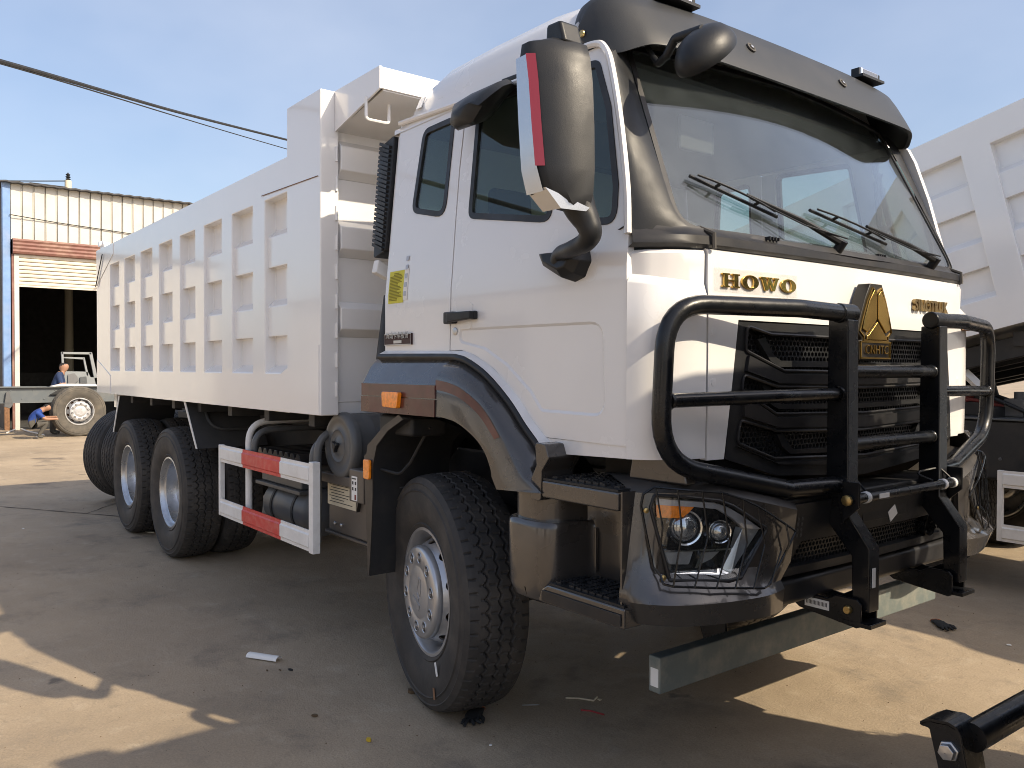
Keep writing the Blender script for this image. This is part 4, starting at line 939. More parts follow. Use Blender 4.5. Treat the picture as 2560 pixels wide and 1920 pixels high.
# ---- main rear-view mirrors
def mirror_main(s):
    W = lambda x, y, z: Vector((x, s*y, z))
    rws = []
    #        z    inner y, outer y, x front, x rear, outer front x
    for z, yi, yo, xf, xr, xo, in ((2.088, 1.335, 1.38, 1.285, 1.215, 1.265), (2.104, 1.315, 1.445, 1.295, 1.185, 1.27), (2.14, 1.308, 1.485, 1.30, 1.16, 1.25), (2.22, 1.302, 1.50, 1.30, 1.15, 1.235), (2.36, 1.30, 1.505, 1.295, 1.142, 1.222), (2.5, 1.298, 1.508, 1.285, 1.135, 1.21), (2.585, 1.298, 1.508, 1.272, 1.13, 1.195), (2.63, 1.30, 1.502, 1.258, 1.132, 1.18), (2.645, 1.315, 1.47, 1.235, 1.145, 1.17)):
        lp = [W(xr, yi+.01, z), W(xr+.05, yi, z), W(xf-.03, yi+.006, z), W(xf, yi+.03, z), W(xf-.003, yi+.06, z), W((xf+xo)/2+.010, (yi+yo)/2+.045, z), W(xo+.006, yo-.016, z), W(xo-.012, yo, z), W(xr, yo, z), W(xr-.008, yo-.03, z)]
        rws.append(lp if s < 0 else lp[::-1])
    b = B(); b.loft(rws[::-1], close=True, caps=True); m = b.obj('mirror', 'black_plastic', T, angle=45)
    b = B(); b.prism([W(1.145, 1.33, 2.63), W(1.245, 1.33, 2.63), W(1.225, 1.335, 2.705), W(1.155, 1.335, 2.708)], (0, s*.085, 0)); b.obj('mirror_cap', 'black_plastic', m, bevel=.012)
    # silver outer trim with red reflector
    def strip(t0, t1, dz0, dz1, off):
        rw = []
        for z, xr, xo, yo in ((2.14, 1.16, 1.25, 1.485), (2.22, 1.15, 1.235, 1.50), (2.36, 1.142, 1.222, 1.505), (2.5, 1.135, 1.21, 1.508), (2.585, 1.13, 1.195, 1.508)):
            if dz0 <= z <= dz1:
                p0 = Vector((xr-.012, yo+.002)); p1 = Vector((xo-.018, yo+.004)); p2 = Vector((xo+.052, yo-.075))
                pts = [p0.lerp(p1, t/1.0) if t <= 1 else p1.lerp(p2, t-1) for t in (t0, (t0+t1)/2, t1)]
                rw.append([W(p.x, p.y+off, z) for p in pts])
        b_ = B(); b_.loft(rw if s > 0 else [r_[::-1] for r_ in rw]); return b_
    strip(-.02, 1.0, 2.1, 2.6, .004).obj('silver_trim', 'mirror_silver', m)
    strip(1.0, 1.30, 2.2, 2.585, .010).obj('red_reflector', 'mirror_red', m)
    lo_ = [W(1.180, 1.450, 2.086), W(1.272, 1.452, 2.084), W(1.300, 1.37, 2.080)]; hi_ = [W(1.148, 1.490, 2.150), W(1.245, 1.494, 2.150), W(1.312, 1.365, 2.090)]
    b = B(); b.loft([lo_, hi_] if s > 0 else [hi_, lo_]); b.f = [f[::-1] for f in b.f]; b.obj('silver_trim', 'mirror_silver', m)
    b = B(); b.sheet([(1.33, 2.15), (1.475, 2.15), (1.49, 2.6), (1.315, 2.6)], [], lambda y, z: Vector((1.148-.05*(z-2.15), s*y, z)), .003, (-1, 0, 0)); b.obj('mirror_glass', 'mirror_glass', m)
    b = B(); rw = []
    for c, a, e in ((W(1.235, 1.355, 2.135), .060, .045), (W(1.248, 1.345, 2.095), .052, .04), (W(1.268, 1.332, 2.05), .042, .034), (W(1.272, 1.325, 2.015), .038, .032), (W(1.235, 1.315, 1.992), .033, .03), (W(1.13, 1.28, 1.985), .029, .026), (W(1.03, 1.24, 1.985), .027, .024), (W(1.0, 1.225, 1.965), .032, .03)):
        rw.append((c, a, e))
    pts = [r_[0] for r_ in rw]; b.tube(catmull(pts, 5), [r_[1] for r_ in rw], 14); b.obj('mirror_arm', 'black_plastic', m, angle=60)
    b = B(); base = [((.885, 1.16, 2.0), (.90, 1.16, 1.95), (1.03, 1.16, 1.885), (1.085, 1.16, 1.90), (1.115, 1.16, 1.955), (1.10, 1.16, 2.0)), ((.875, 1.215, 2.002), (.905, 1.22, 1.955), (1.02, 1.225, 1.90), (1.075, 1.22, 1.912), (1.10, 1.215, 1.955), (1.09, 1.21, 1.995)), ((.92, 1.245, 1.995), (.94, 1.25, 1.965), (1.02, 1.255, 1.93), (1.055, 1.25, 1.935), (1.07, 1.245, 1.96), (1.06, 1.24, 1.99))]
    rws = [[W(*p) for p in r_] for r_ in base]; b.loft(rws if s < 0 else [r_[::-1] for r_ in rws], close=True, caps=True); b.obj('mirror_base', 'black_plastic', m, bevel=.006, angle=30)
    return m
mirror_main(-1)
# ---- wide-angle mirror above the door
W = lambda x, y, z: Vector((x, -y, z))
b = B(); rws = []
for y, x0, x1, z0, z1 in ((1.085, .36, .52, 2.70, 2.735), (1.10, .27, .60, 2.655, 2.745), (1.16, .26, .635, 2.605, 2.735), (1.22, .30, .66, 2.575, 2.705), (1.27, .36, .66, 2.565, 2.665), (1.295, .42, .60, 2.585, 2.63)):
    lp = [W(x0, y, z0+.03), W(x0+.05, y, z0), W(x0+.55*(x1-x0), y, z0-.004), W(x1-.07, y, z0+.045), W(x1, y, z1-.025), W(x1-.03, y, z1), W(x0+.4*(x1-x0), y, z1), W(x0+.02, y, z1-.012)]
    rws.append(lp)
b.loft(rws, close=True, caps=True); b.f = [f[::-1] for f in b.f]; wm = b.obj('wide_mirror', 'black_plastic', T, angle=50)
b = B(); b.prism([W(.47, 1.075, 2.735), W(.62, 1.075, 2.725), W(.60, 1.10, 2.755), W(.49, 1.10, 2.76)], (0, 0, .02)); b.obj('mirror_bracket', 'black_plastic', wm, bevel=.006)
# ---- look-down mirror hung in front of the screen
b = B(); cM = P(1524, 114, 'x', 1.40)
e1 = (P(1582, 55, 'x', 1.40)-P(1458, 182, 'x', 1.40)).normalized(); vd = (CAM-cM).normalized()
gl_ = e1.cross(vd).normalized(); gl_ = gl_ if gl_.dot(_R) > 0 else -gl_          # image right of the long axis
nrm = (gl_*.80-vd*.60); nrm = (nrm-e1*nrm.dot(e1)).normalized(); e2 = nrm.cross(e1)
rws = []
for d, f in ((.02, .965), (.008, 1.0), (-.012, .985), (-.035, .90), (-.058, .74), (-.072, .52), (-.080, .25), (-.081, .05)):
    rws.append([cM+nrm*d+e1*(.135*f*cos(t*pi/16))+e2*(.098*f*sin(t*pi/16)) for t in range(32)])
b.loft(rws, close=True, caps=True); fm_ = b.obj('down_mirror', 'black_plastic', T, angle=50)
b = B(); a0_ = cM-nrm*.07+e1*.03; b.tube([Vector((1.12, -.90, 2.775)), P(1412, 125, 'x', 1.17), P(1422, 138, 'x', 1.20), P(1440, 120, 'x', 1.25), P(1458, 84, 'x', 1.29), a0_], [.010, .012, .014, .015, .016, .018], 10, bend=.02); b.obj('mirror_arm', 'black_plastic', fm_)
# ---- black louvre behind the cab
b = B(); b.prism(round_poly([(-.40, -1.095, 2.745), (-.40, -1.15, 2.16), (-.52, -1.15, 2.13), (-.55, -1.095, 2.71)], .02, 3), (0, .16, 0)); lv = b.obj('air_intake', 'black_plastic', T, bevel=.006)
for k in range(24):
    z = 2.185+k*.0225; y = -1.154+.055*(z-2.16)/.575; f = (z-2.16)/.575
    b = B(); b.box((-.462-.012*f, y-.004, z), (.105, .012, .015), 0, Matrix.Rotation(.35, 3, 'Y')); b.obj('louvre_slat', 'black_trim', lv)
# snorkel elbow behind the cab
b = B(); b.tube([(-.50, -1.02, 1.95), (-.50, -1.02, 1.62)], [.07, .11], 16); b.tube([(-.5, -1.02, 1.62), (-.5, -1.02, 1.48), (-.55, -.95, 1.38), (-.65, -.95, 1.30)], .085, 16, bend=.08); iv = b.obj('intake_pipe', 'black_plastic', T)
b = B()
for k in range(4): b.lathe([(.09, -.008), (.094, 0), (.09, .008)], (-.5, -1.02, 1.50+k*.035), (0, 0, 1), 20)
b.obj('pipe_clamp', 'nut_steel', iv)
b = B(); b.prism([P(818, 560, 'x', -.47), P(842, 575, 'x', -.47), P(842, 605, 'x', -.47), P(812, 588, 'x', -.47)], (-.05, 0, 0)); b.obj('cab_bracket', 'frame_white', T, bevel=.006)
# ---- wheel-arch fenders
def X2(x, y, yy=-1.25):
    p = P(*c2(x, y), 'y', yy); return (p.x, p.z)
def c4(x, y): return ((860+x/2.304)/KD, (1100+y/2.304)/KD)
def X4(x, y, yy=-1.25):
    p = P(*c4(x, y), 'y', yy); return (p.x, p.z)
U = [X2(660, 795, -1.20), X2(760, 805, -1.20), X2(840, 840, -1.20), X2(1000, 955, -1.20), X2(1130, 1130, -1.20), X2(1230, 1310, -1.20), X2(1300, 1480, -1.20), X4(1165, 310, -1.20)]
Cc = [X2(572, 910, -1.265), X2(660, 930, -1.265), X2(760, 980, -1.265), X2(900, 1110, -1.265), X2(1010, 1300, -1.265), X2(1075, 1440, -1.265), X2(1140, 1560, -1.265), X4(1135, 308, -1.265)]
Lw = [X2(562, 1188, -1.27), X2(640, 1205, -1.27), X2(720, 1240, -1.27), X2(830, 1335, -1.27), X2(900, 1440, -1.27), X2(940, 1560, -1.27), X4(850, 205, -1.27), X4(880, 285, -1.27)]
for s in (-1, 1):
    def rail(pts, y): return resample(catmull([Vector((p[0], s*y, p[1])) for p in pts], 6), 40)
    Ur, Cr, Lr = resample(ARCH[s]+[Vector((U[-1][0], s*1.19, U[-1][1]))], 40), rail(Cc, 1.262), rail(Lw, 1.272)
    Um = [u.lerp(c, .5)+Vector((0, s*.016, .002)) for u, c in zip(Ur, Cr)]
    Ce = [c.lerp(l, .10)+Vector((0, s*.006, 0)) for c, l in zip(Cr, Lr)]
    Le = [Vector((p.x, s*1.262, p.z-.0)) for p in Lr]; Li = [Vector((p.x, s*1.12, p.z)) for p in Lr]; Ui = [Vector((p.x, s*1.10, p.z)) for p in Ur]
    rws = [Ui, Ur, Um, Cr, Ce, Lr, [Vector((p.x, s*1.258, p.z+.004)) for p in Lr], [Vector((p.x, s*1.12, p.z+.004)) for p in Lr]]
    b = B(); b.loft(rws if s > 0 else rws[::-1]); fd = b.obj('wheel_arch', 'bronze_paint', T, angle=32)
    # coloured strip along the crease
    a_ = [c.lerp(l, .12)+Vector((0, s*.0075, 0)) for c, l in zip(Cr, Lr)][:26]; b_ = [c.lerp(l, .36)+Vector((0, s*.0065, 0)) for c, l in zip(Cr, Lr)][:26]
    b = B(); b.loft([a_, b_] if s > 0 else [b_, a_]); b.obj('arch_strip', 'red_strip', fd)
    # box behind the arch
    xl, xr = -.418, .262
    zc = X2(320, 900)[1]; prof = [(1.10, 1.628), (1.185, 1.622), (1.225, 1.58), (1.262, 1.512), (1.268, 1.505), (1.272, 1.355), (1.258, 1.352), (1.12, 1.352)]
    b = B(); rws = [[Vector((x_, s*y_, z_+dz*(1 if i_ in (5, 6, 7) else 0))) for i_, (y_, z_) in enumerate(prof)] for x_, dz in ((xl+.012, .01), (-.1, .012), (xr-.002, .012))]
    b.loft(rws if s < 0 else rws[::-1]); b.add(rws[0], [tuple(range(8)) if s > 0 else tuple(range(7, -1, -1))]); fb = b.obj('fender_box', 'bronze_paint', T, bevel=.004)
    b = B(); b.span((xl+.012, s*1.270, 1.445), (xr-.006, s*1.2755, 1.502)); b.obj('fender_strip', 'red_strip', fb)
    b = B(); b.span((xl+.012, s*1.272, 1.366), (xr-.006, s*1.2775, 1.440)); b.obj('fender_film', 'maroon_film', fb)
    # amber side repeater
    b = B(); b.prism(round_poly([(-.17, s*1.276, 1.467), (-.015, s*1.276, 1.467), (-.03, s*1.276, 1.392), (-.165, s*1.276, 1.396)], .012, 3), (0, s*.022, 0)); b.obj('side_repeater', 'amber', T, bevel=.006)
    # wheel-well: inner liner and the rear mud guard
    b = B(); arc = [Vector((.80*cos(a)*1.0, 0, .56+.78*sin(a))) for a in [pi*(.10+.80*i/18) for i in range(19)]]
    rws = [[Vector((p.x, s*1.12, p.z)) for p in arc], [Vector((p.x, s*.62, p.z)) for p in arc]]
    b.loft(rws if s > 0 else rws[::-1]); b.obj('wheel_liner', 'dark_chassis', T)
    fx = -.40
    b = B(); gd = [(.30, 1.36), (.16, 1.30), (.03, 1.215), (.0, 1.20), (-.012, 1.155), (-.035, 1.14), (-.03, 1.0), (-.015, .8), (.0, .6), (.006, .55)]
    inn_ = [(.34, 1.34), (.20, 1.28), (.09, 1.20), (.075, 1.16), (.06, 1.12), (.05, 1.08), (.05, .95), (.04, .8), (.022, .62), (.012, .552)]
    A_ = [Vector((fx+x, s*1.245, z)) for x, z in gd]; B_ = [Vector((fx+x, s*1.245, z)) for x, z in inn_]; C_ = [Vector((p.x, s*.80, p.z)) for p in B_]
    b.loft([A_, B_, C_] if s > 0 else [C_, B_, A_]); mg = b.obj('mud_guard', 'bronze_matt', T, angle=30)
    b = B(); C2_ = [p+Vector((.004, s*-.004, 0)) for p in B_]; D2_ = [p+Vector((.004, 0, 0)) for p in C_]; b.loft([C2_, D2_] if s > 0 else [D2_, C2_]); b.obj('guard_face', 'dark_chassis', mg)
    b = B()
    for z in (.98, .88, .86, .78, .70): b.box((fx+.056, s*1.06, z), (.006, .07, .006))
    b.obj('guard_rib', 'chassis_grey', mg)
    b = B(); b.lathe([(.022, 0), (.022, .005), (.001, .006)], (fx+.050, s*1.07, .935), (1, 0, 0), 16); b.f = [f[::-1] for f in b.f]; b.obj('guard_plug', 'bronze_matt', mg)
    b = B(); b.prism(round_poly([(fx-.02, s*1.246, 1.128), (fx+.045, s*1.246, 1.128), (fx+.043, s*1.246, 1.03), (fx-.02, s*1.246, 1.03)], .014, 3), (0, s*.016, 0)); b.obj('side_marker', 'amber', T, bevel=.005)
    b = B(); b.tube([(fx+.05, s*1.2, 1.08), (fx+.15, s*1.15, 1.06), (fx+.20, s*1.12, 1.12), (fx+.34, s*1.10, 1.30)], .008, 6, bend=.05); b.obj('lamp_cable', 'dark_chassis', T)
    b = B(); b.span((-.37, s*1.20, 1.255), (-.06, s*1.0, 1.352)); b.obj('washer_bottle', 'dark_chassis', T, bevel=.02)
# ---- steps between arch and bumper
for s in (-1, 1):
    W3 = lambda x, y, z: Vector((x, s*y, z))
    # upright bracket
    b = B(); pr = [(.905, 1.305), (.965, 1.30), (.985, 1.25), (.945, 1.20), (.94, 1.09), (.885, 1.09), (.885, 1.17), (.915, 1.22)]
    b.prism([W3(x, 1.255, z) for x, z in round_poly(pr, .015, 3)], (0, -s*.16, 0)); b.obj('step_bracket', 'bronze_paint', T, bevel=.008)
    # top step
    b = B(); b.span((.945, s*.92, 1.105), (1.335, s*1.255, 1.168)); st = b.obj('upper_step', 'bronze_paint', T, bevel=.008)
    b = B(); b.span((.95, s*.94, 1.168), (1.33, s*1.25, 1.176)); b.obj('tread_mat', 'black_plastic', st)
    def tread(x0, x1, y0, y1, z, par):
        b = B(); nx = max(4, int((x1-x0)/.034)); ny = 6
        for i in range(nx):
            for j in range(ny):
                if (i*3+j*5) % 7 == 0: continue
                cx_ = x0+(i+.5)*(x1-x0)/nx; cy_ = y0+(j+.5)*(y1-y0)/ny
                for k in range(2): b.box((cx_, s*(cy_+(k-.5)*.018), z+.003), ((x1-x0)/nx*.72, .009, .008))
        b.obj('tread_ribs', 'black_trim', par)
    tread(.97, 1.32, .96, 1.235, 1.177, st)
    b = B(); b.span((.945, s*.90, 1.0), (1.40, s*.93, 1.30)); b.obj('step_back', 'bronze_matt', T)
    # recess panel under the top step
    b = B(); pl = resample(catmull([W3(.738, 1.08, 0), W3(.742, 1.19, 0), W3(.77, 1.226, 0), W3(.85, 1.232, 0), W3(.915, 1.222, 0), W3(.955, 1.16, 0), W3(.985, 1.085, 0), W3(1.03, 1.058, 0), W3(1.36, 1.05, 0)], 5), 40)
    rws = [[p+Vector((0, 0, z)) for p in pl] for z in (.97, 1.115)]
    b.loft(rws if s < 0 else rws[::-1]); b.obj('step_recess', 'bronze_paint', T, angle=50)
    # lower step box: curved outer skin that folds back into the tread recess
    pl2 = [(.715, 1.10), (.72, 1.22), (.75, 1.252), (.80, 1.258), (.905, 1.258), (.955, 1.245), (.985, 1.21), (1.0, 1.12), (1.02, 1.065), (1.06, 1.05), (1.37, 1.045)]
    pl2 = resample(catmull([W3(x, y, 0) for x, y in pl2], 5), 48); rws = []
    for z, ins, sh in ((.708, .03, .055), (.722, .008, .03), (.76, 0, .012), (.85, 0, .006), (.985, 0, 0), (1.002, .004, 0), (1.010, .014, .002)):
        rws.append([Vector((p.x+(sh if p.x < .85 else 0), s*(abs(p.y)-ins), z)) for p in pl2])
    b = B(); b.loft(rws if s < 0 else rws[::-1])
    b.add([rws[-1][0], *rws[-1][1:24], W3(1.0, 1.04, 1.010), W3(.73, 1.04, 1.010)], [tuple(range(26)) if s > 0 else tuple(range(25, -1, -1))])
    sb = b.obj('step_box', 'bronze_paint', T, angle=45)
    b = B(); b.prism([W3(.93, 1.26, .722), W3(1.372, 1.26, .722), W3(1.372, 1.26, .792), W3(.985, 1.26, .792), W3(.95, 1.26, .77)], (0, -s*.22, 0)); ls = b.obj('lower_step', 'bronze_paint', T, bevel=.008)
    b = B(); b.span((.99, s*1.045, .792), (1.36, s*1.25, .799)); b.obj('tread_mat', 'black_plastic', ls)
    tread(1.0, 1.35, 1.06, 1.235, .800, ls)
    b = B(); b.span((.96, s*1.2625, .732), (1.36, s*1.266, .772)); b.obj('step_edge', 'black_trim', ls, bevel=.003)
    for z in (.95, .865):
        b = B(); b.lathe([(.014, 0), (.014, .004), (.008, .002), (.001, .002)], (1.20, s*1.05, z), (0, s, 0), 16); b.f = [f[::-1] for f in b.f]; b.obj('step_hole', 'print_shade_dark', sb)
    b = B(); b.tube([W3(1.035, 1.066, .82), W3(1.035, 1.066, .985)], .006, 8); b.obj('step_seam', 'bronze_paint', sb)
# ---- bumper
def bump_plan(k):
    """plan curve of the bumper corner at level k (x, |y|)"""
    return {0: [(1.355, 1.13), (1.37, 1.115), (1.40, 1.06), (1.43, .97), (1.47, .88), (1.495, .76), (1.49, .66)],
            1: [(1.345, 1.205), (1.40, 1.185), (1.475, 1.12), (1.53, 1.02), (1.565, .90), (1.585, .78), (1.57, .68)],
            2: [(1.34, 1.25), (1.41, 1.232), (1.49, 1.165), (1.55, 1.06), (1.59, .92), (1.605, .80), (1.585, .69)],
            3: [(1.34, 1.25), (1.405, 1.23), (1.475, 1.155), (1.53, 1.05), (1.565, .92), (1.58, .80), (1.57, .69)],
            4: [(1.335, 1.235), (1.385, 1.20), (1.44, 1.10), (1.49, .98), (1.535, .85), (1.565, .74), (1.575, .64)],
            5: [(1.32, 1.205), (1.38, 1.165), (1.45, 1.08), (1.51, .97), (1.55, .85), (1.575, .74), (1.585, .60)]}[k]
LVL = [(0, .715), (1, .735), (2, .815), (3, .842), (4, .90), (5, 1.165)]
def bump(s, d=0):
    crv = [(resample(catmull([Vector((x, y, 0)) for x, y in bump_plan(k)], 6), 41), z) for k, z in LVL]
    def f(u, v):
        i = 0
        while i < len(crv)-2 and v > crv[i+1][1]: i += 1
        t = (v-crv[i][1])/(crv[i+1][1]-crv[i][1]); t = min(1, max(0, t)); q = max(0, min(1, u))*40; j = min(39, int(q)); fr = q-j
        a = crv[i][0][j].lerp(crv[i][0][j+1], fr); c = crv[i+1][0][j].lerp(crv[i+1][0][j+1], fr); p = a.lerp(c, t)
        nn = Vector((.75, .5, 0)).lerp(Vector((1, .1, 0)), u).normalized()
        p = p+nn*d; return Vector((p.x, s*p.y, v))
    return f
def c5(x, y): return ((1580+x/5.185)/KD, (1180+y/5.185)/KD)
fR = bump(-1)
def uv_of(x, y):
    """pixel of the enlarged headlamp view -> (u, z) on the right bumper corner"""
    d = ray(*c5(x, y)); best = None
    for i in range(121):
        u = i/120
        # point on ray at the plan position of u
        z = 1.0
        for _ in range(3):
            p = fR(u, min(1.16, max(.72, z))); t = ((p-CAM).x*d.x+(p-CAM).y*d.y)/(d.x*d.x+d.y*d.y); q = CAM+d*t; z = q.z
        e = (Vector((p.x-q.x, p.y-q.y))).length
        if best is None or e < best[0]: best = (e, u, z)
    return (best[1], best[2])
HLO = [uv_of(*q) for q in [(300, 300), (700, 320), (1120, 370), (1310, 440), (1470, 545), (1745, 735), (1420, 1365), (1250, 1405), (490, 1400), (235, 460)]]
hl_loop = round_poly(HLO, .012, 3)
ucu = [i/20 for i in range(1, 20)]
top_u = lambda u: 1.185-.085*max(0, (u-.45)/.55)
for s in (-1, 1):
    fmap = bump(s)
    outl = [(i/20, .722) for i in range(21)]+[(i/20, top_u(i/20)-.02) for i in range(20, -1, -1)]
    hole = hl_loop
    b = B(); b.sheet(outl, [hole], fmap, .02, (1, s*.7, 0), cu=ucu, cv=[.735, .775, .815, .842, .90, 1.0, 1.1]); bc = b.obj('bumper_corner', 'bronze_paint', T, angle=32)
    # top ledge running back under the cab
    e0 = [fmap(i/20, top_u(i/20)-.02) for i in range(21)]; e1_ = [Vector((p.x-.02, p.y-s*.012, top_u(i/20)+.002)) for i, p in enumerate(e0)]; e2_ = [Vector((p.x-.12, p.y-s*.05, top_u(i/20)+.022)) for i, p in enumerate(e0)]; e3_ = [Vector((p.x-.19, p.y-s*.07, top_u(i/20)+.02)) for i, p in enumerate(e0)]
    b = B(); rw = [e0, e1_, e2_, e3_]; b.loft(rw if s < 0 else rw[::-1]); b.obj('bumper_ledge', 'bronze_matt', T, angle=40)
    b = B(); cheek = [(1.27, 1.20), (1.28, 1.27), (1.31, 1.285), (1.42, 1.28), (1.46, 1.24), (1.47, 1.19)]
    b.prism([Vector((x, s*(1.14-(x-1.27)*.35), z)) for x, z in cheek], (0, -s*.05, 0)); b.obj('bumper_cheek', 'bronze_paint', T, bevel=.008)
    b = B(); b.prism([Vector((1.34, s*1.246, .76)), Vector((1.34, s*1.246, 1.17)), Vector((1.345, s*1.05, 1.17)), Vector((1.345, s*1.05, .73))], (.008, 0, 0)); b.obj('bumper_return', 'bronze_paint', T)
    # headlamp: black tub, chrome bowls, lens
    rin = shrink(hole, .0)
    dep = bump(s, -.075); fr_ = [fmap(*p) for p in hole]; bk = [dep(*p) for p in shrink(hole, .010)]
    b = B(); b.loft([fr_, bk] if s > 0 else [bk, fr_], close=True); b.sheet(shrink(hole, .009), [], dep, 0, (1, s*.7, 0), cu=ucu)
    hl = b.obj('headlamp', 'lamp_black', T)
    # lens rim
    b = B(); b.tube([bump(s, .002)(*p) for p in hole], .006, 8, closed=True); b.obj('lamp_rim', 'black_trim', hl)
    def hp(x, y, d): u, z = uv_of(x, y); return bump(s, d)(u, z)
    Fw = Vector((.85, s*.52, 0)).normalized()
    def bowl(cx5, cy5, rad, name, ringm='chrome'):
        c = hp(cx5, cy5, -.035); b = B()
        b.lathe([(rad, .0), (rad*.93, .014), (rad*.84, .012), (rad*.80, -.004), (rad*.78, -.03)], c, Fw, 36); b.obj(name, ringm, hl)
        b = B(); b.lathe([(rad*.78, -.025), (rad*.76, 0), (rad*.62, .016), (rad*.36, .024), (.001, .027)], c, Fw, 32); b.f = [f[::-1] for f in b.f]; b.obj('projector_lens', 'proj_lens', hl)
    if 'proj_lens' not in M: mat('proj_lens', (.55, .57, .6), rough=.08, metal=.85)
    bowl(735, 740, .064, 'projector_ring'); bowl(1195, 790, .043, 'projector_ring')
    # amber turn signal
    am = [uv_of(*q) for q in [(325, 425), (830, 460), (760, 540), (690, 590), (600, 605), (330, 598)]]
    b = B(); b.sheet(am, [], bump(s, -.012), .03, (1, s*.7, 0), cu=ucu); b.obj('turn_signal', 'amber', hl)
    eyebrow = [uv_of(*q) for q in [(330, 350), (1100, 405), (1290, 470), (1440, 570), (1700, 745), (1480, 735), (1300, 590), (1120, 490), (840, 460), (320, 430)]]
    b = B(); b.sheet(eyebrow, [], bump(s, -.010), .03, (1, s*.7, 0), cu=ucu); b.obj('light_guide', 'lamp_grey', hl, angle=30)
    drl = [uv_of(*q) for q in [(1480, 740), (1705, 750), (1330, 1330), (1200, 1270)]]
    b = B(); b.sheet(drl, [], bump(s, -.018), .03, (1, s*.7, 0), cu=ucu); b.obj('light_guide', 'lamp_silver', hl, bevel=.006)
    for a_ in ([(410, 1030), (1530, 990), (1530, 1015), (412, 1050)], [(520, 1290), (1180, 1265), (1320, 1325), (1240, 1345), (530, 1335)], [(930, 1060), (975, 1060), (890, 1260), (850, 1260)]):
        b = B(); b.sheet([uv_of(*q) for q in a_], [], bump(s, -.02), .02, (1, s*.7, 0), cu=ucu); b.obj('chrome_trim', 'chrome', hl)
    for a_ in ([(450, 1065), (860, 1050), (800, 1230), (530, 1230)], [(990, 1070), (1200, 1055), (1100, 1150), (980, 1210)]):
        b = B(); b.sheet([uv_of(*q) for q in a_], [], bump(s, -.03), .01, (1, s*.7, 0), cu=ucu); b.obj('reflector', 'lamp_silver', hl, bevel=.008)
    b = B(); b.sheet(shrink(hole, .004), [], bump(s, -.004), .003, (1, s*.7, 0), cu=ucu, cv=[.9, 1.0]); b.obj('lamp_cover', 'lamp_glass', hl)
    # wire guard
    wf = lambda x, y, d=.035: hp(x, y, d)
    G = [(270, 190), (700, 222), (1100, 250), (1350, 330), (1550, 430), (1740, 550), (2030, 750), (1690, 1440), (1630, 1475), (1000, 1468), (480, 1450), (350, 1420), (330, 1320), (260, 1220), (180, 800), (105, 430), (130, 280)]
    b = B(); b.tube([wf(*q, .032 if i not in (0, 13, 14, 15, 16) else .012) for i, q in enumerate(G)], .0042, 6, closed=True, bend=.008, bn=3); wg = b.obj('wire_guard', 'black_steel', T)
    b = B()
    for a_, c_ in (((270, 195), (330, 700)), ((535, 212), (570, 720)), ((850, 235), (880, 800)), ((1105, 250), (1150, 850)), ((1350, 335), (1370, 880)), ((1545, 435), (1600, 900)), ((1735, 555), (1795, 980)), ((1895, 650), (1900, 880))): b.tube([wf(*a_), wf(*c_, .05)], .003, 6)
    for a_, c_ in (((330, 700), (270, 1220)), ((570, 720), (475, 1450)), ((880, 800), (745, 1460)), ((1150, 850), (1015, 1470)), ((1370, 880), (1255, 1475)), ((1600, 900), (1495, 1475)), ((1795, 980), (1700, 1430)), ((1900, 880), (1840, 1150))): b.tube([wf(*a_, .05), wf(*c_)], .003, 6)
    b.obj('guard_wires', 'black_steel', wg)
    for q in ((168, 490), (380, 1355)):
        c = hp(*q, .010); b = B(); b.lathe([(.009, 0), (.009, .008), (.001, .010)], c, Fw, 12); b.f = [f[::-1] for f in b.f]; b.obj('guard_bolt', 'brass', wg)
# ---- middle of the bumper: black valance, lower grille, lower beam
def mid(d=0): return lambda y, z: Vector((1.555-.05*y*y+d+(.03*min(1, (z-.85)/.25) if z > .85 else 0), y, z))
mcu = [-.6+.1*i for i in range(13)]
sl_lo = [(-.62, .865), (.62, .865), (.54, .955), (-.54, .955)]
b = B(); b.sheet([(-.70, .835), (.70, .835), (.67, 1.095), (-.67, 1.095)], [sl_lo], mid(), .03, (1, 0, 0), cu=mcu, cv=[.9, 1.0]); va = b.obj('bumper_valance', 'black_plastic', T, bevel=.006)
b = B(); b.prism([(1.40, -.69, .72), (1.50, -.69, .715), (1.535, -.69, .735), (1.535, -.69, .81), (1.50, -.69, .83), (1.40, -.69, .83)], (0, 1.38, 0)); b.obj('lower_beam', 'black_trim', T, bevel=.012)
honeycomb([sl_lo], lambda d: mid(-.03+d), .021, .0035, .012, 'honeycomb', va)
b = B(); b.span((1.46, -.64, .85), (1.475, .64, .97)); b.obj('valance_backing', 'dark_chassis', va)
for s in (-1, 1):
    b = B()
    for i in range(5):
        for j in range(4): b.lathe([(.007, 0), (.001, .0005)], mid(.001)(s*(.64-.022*i), 1.04-.020*j), (1, 0, 0), 10)
    b.f = [f[::-1] for f in b.f]; b.obj('vent_hole', 'print_shade_dark', va)
b = B(); b.span((1.36, -.66, 1.09), (1.56, .66, 1.115)); b.obj('valance_top', 'black_plastic', T, bevel=.01)
b = B(); b.prism(round_poly([(1.545, -.16, .985), (1.545, .16, .985), (1.545, .18, 1.05), (1.545, -.18, 1.05)], .01, 3), (.03, 0, 0)); b.obj('plate_holder', 'black_plastic', T, bevel=.004)
b = B(); c = mid(.0)(.40, .91); b.lathe([(.045, .01), (.045, -.02), (.02, -.03)], c, (1, 0, 0), 24); b.obj('fog_lamp', 'lamp_black', T)
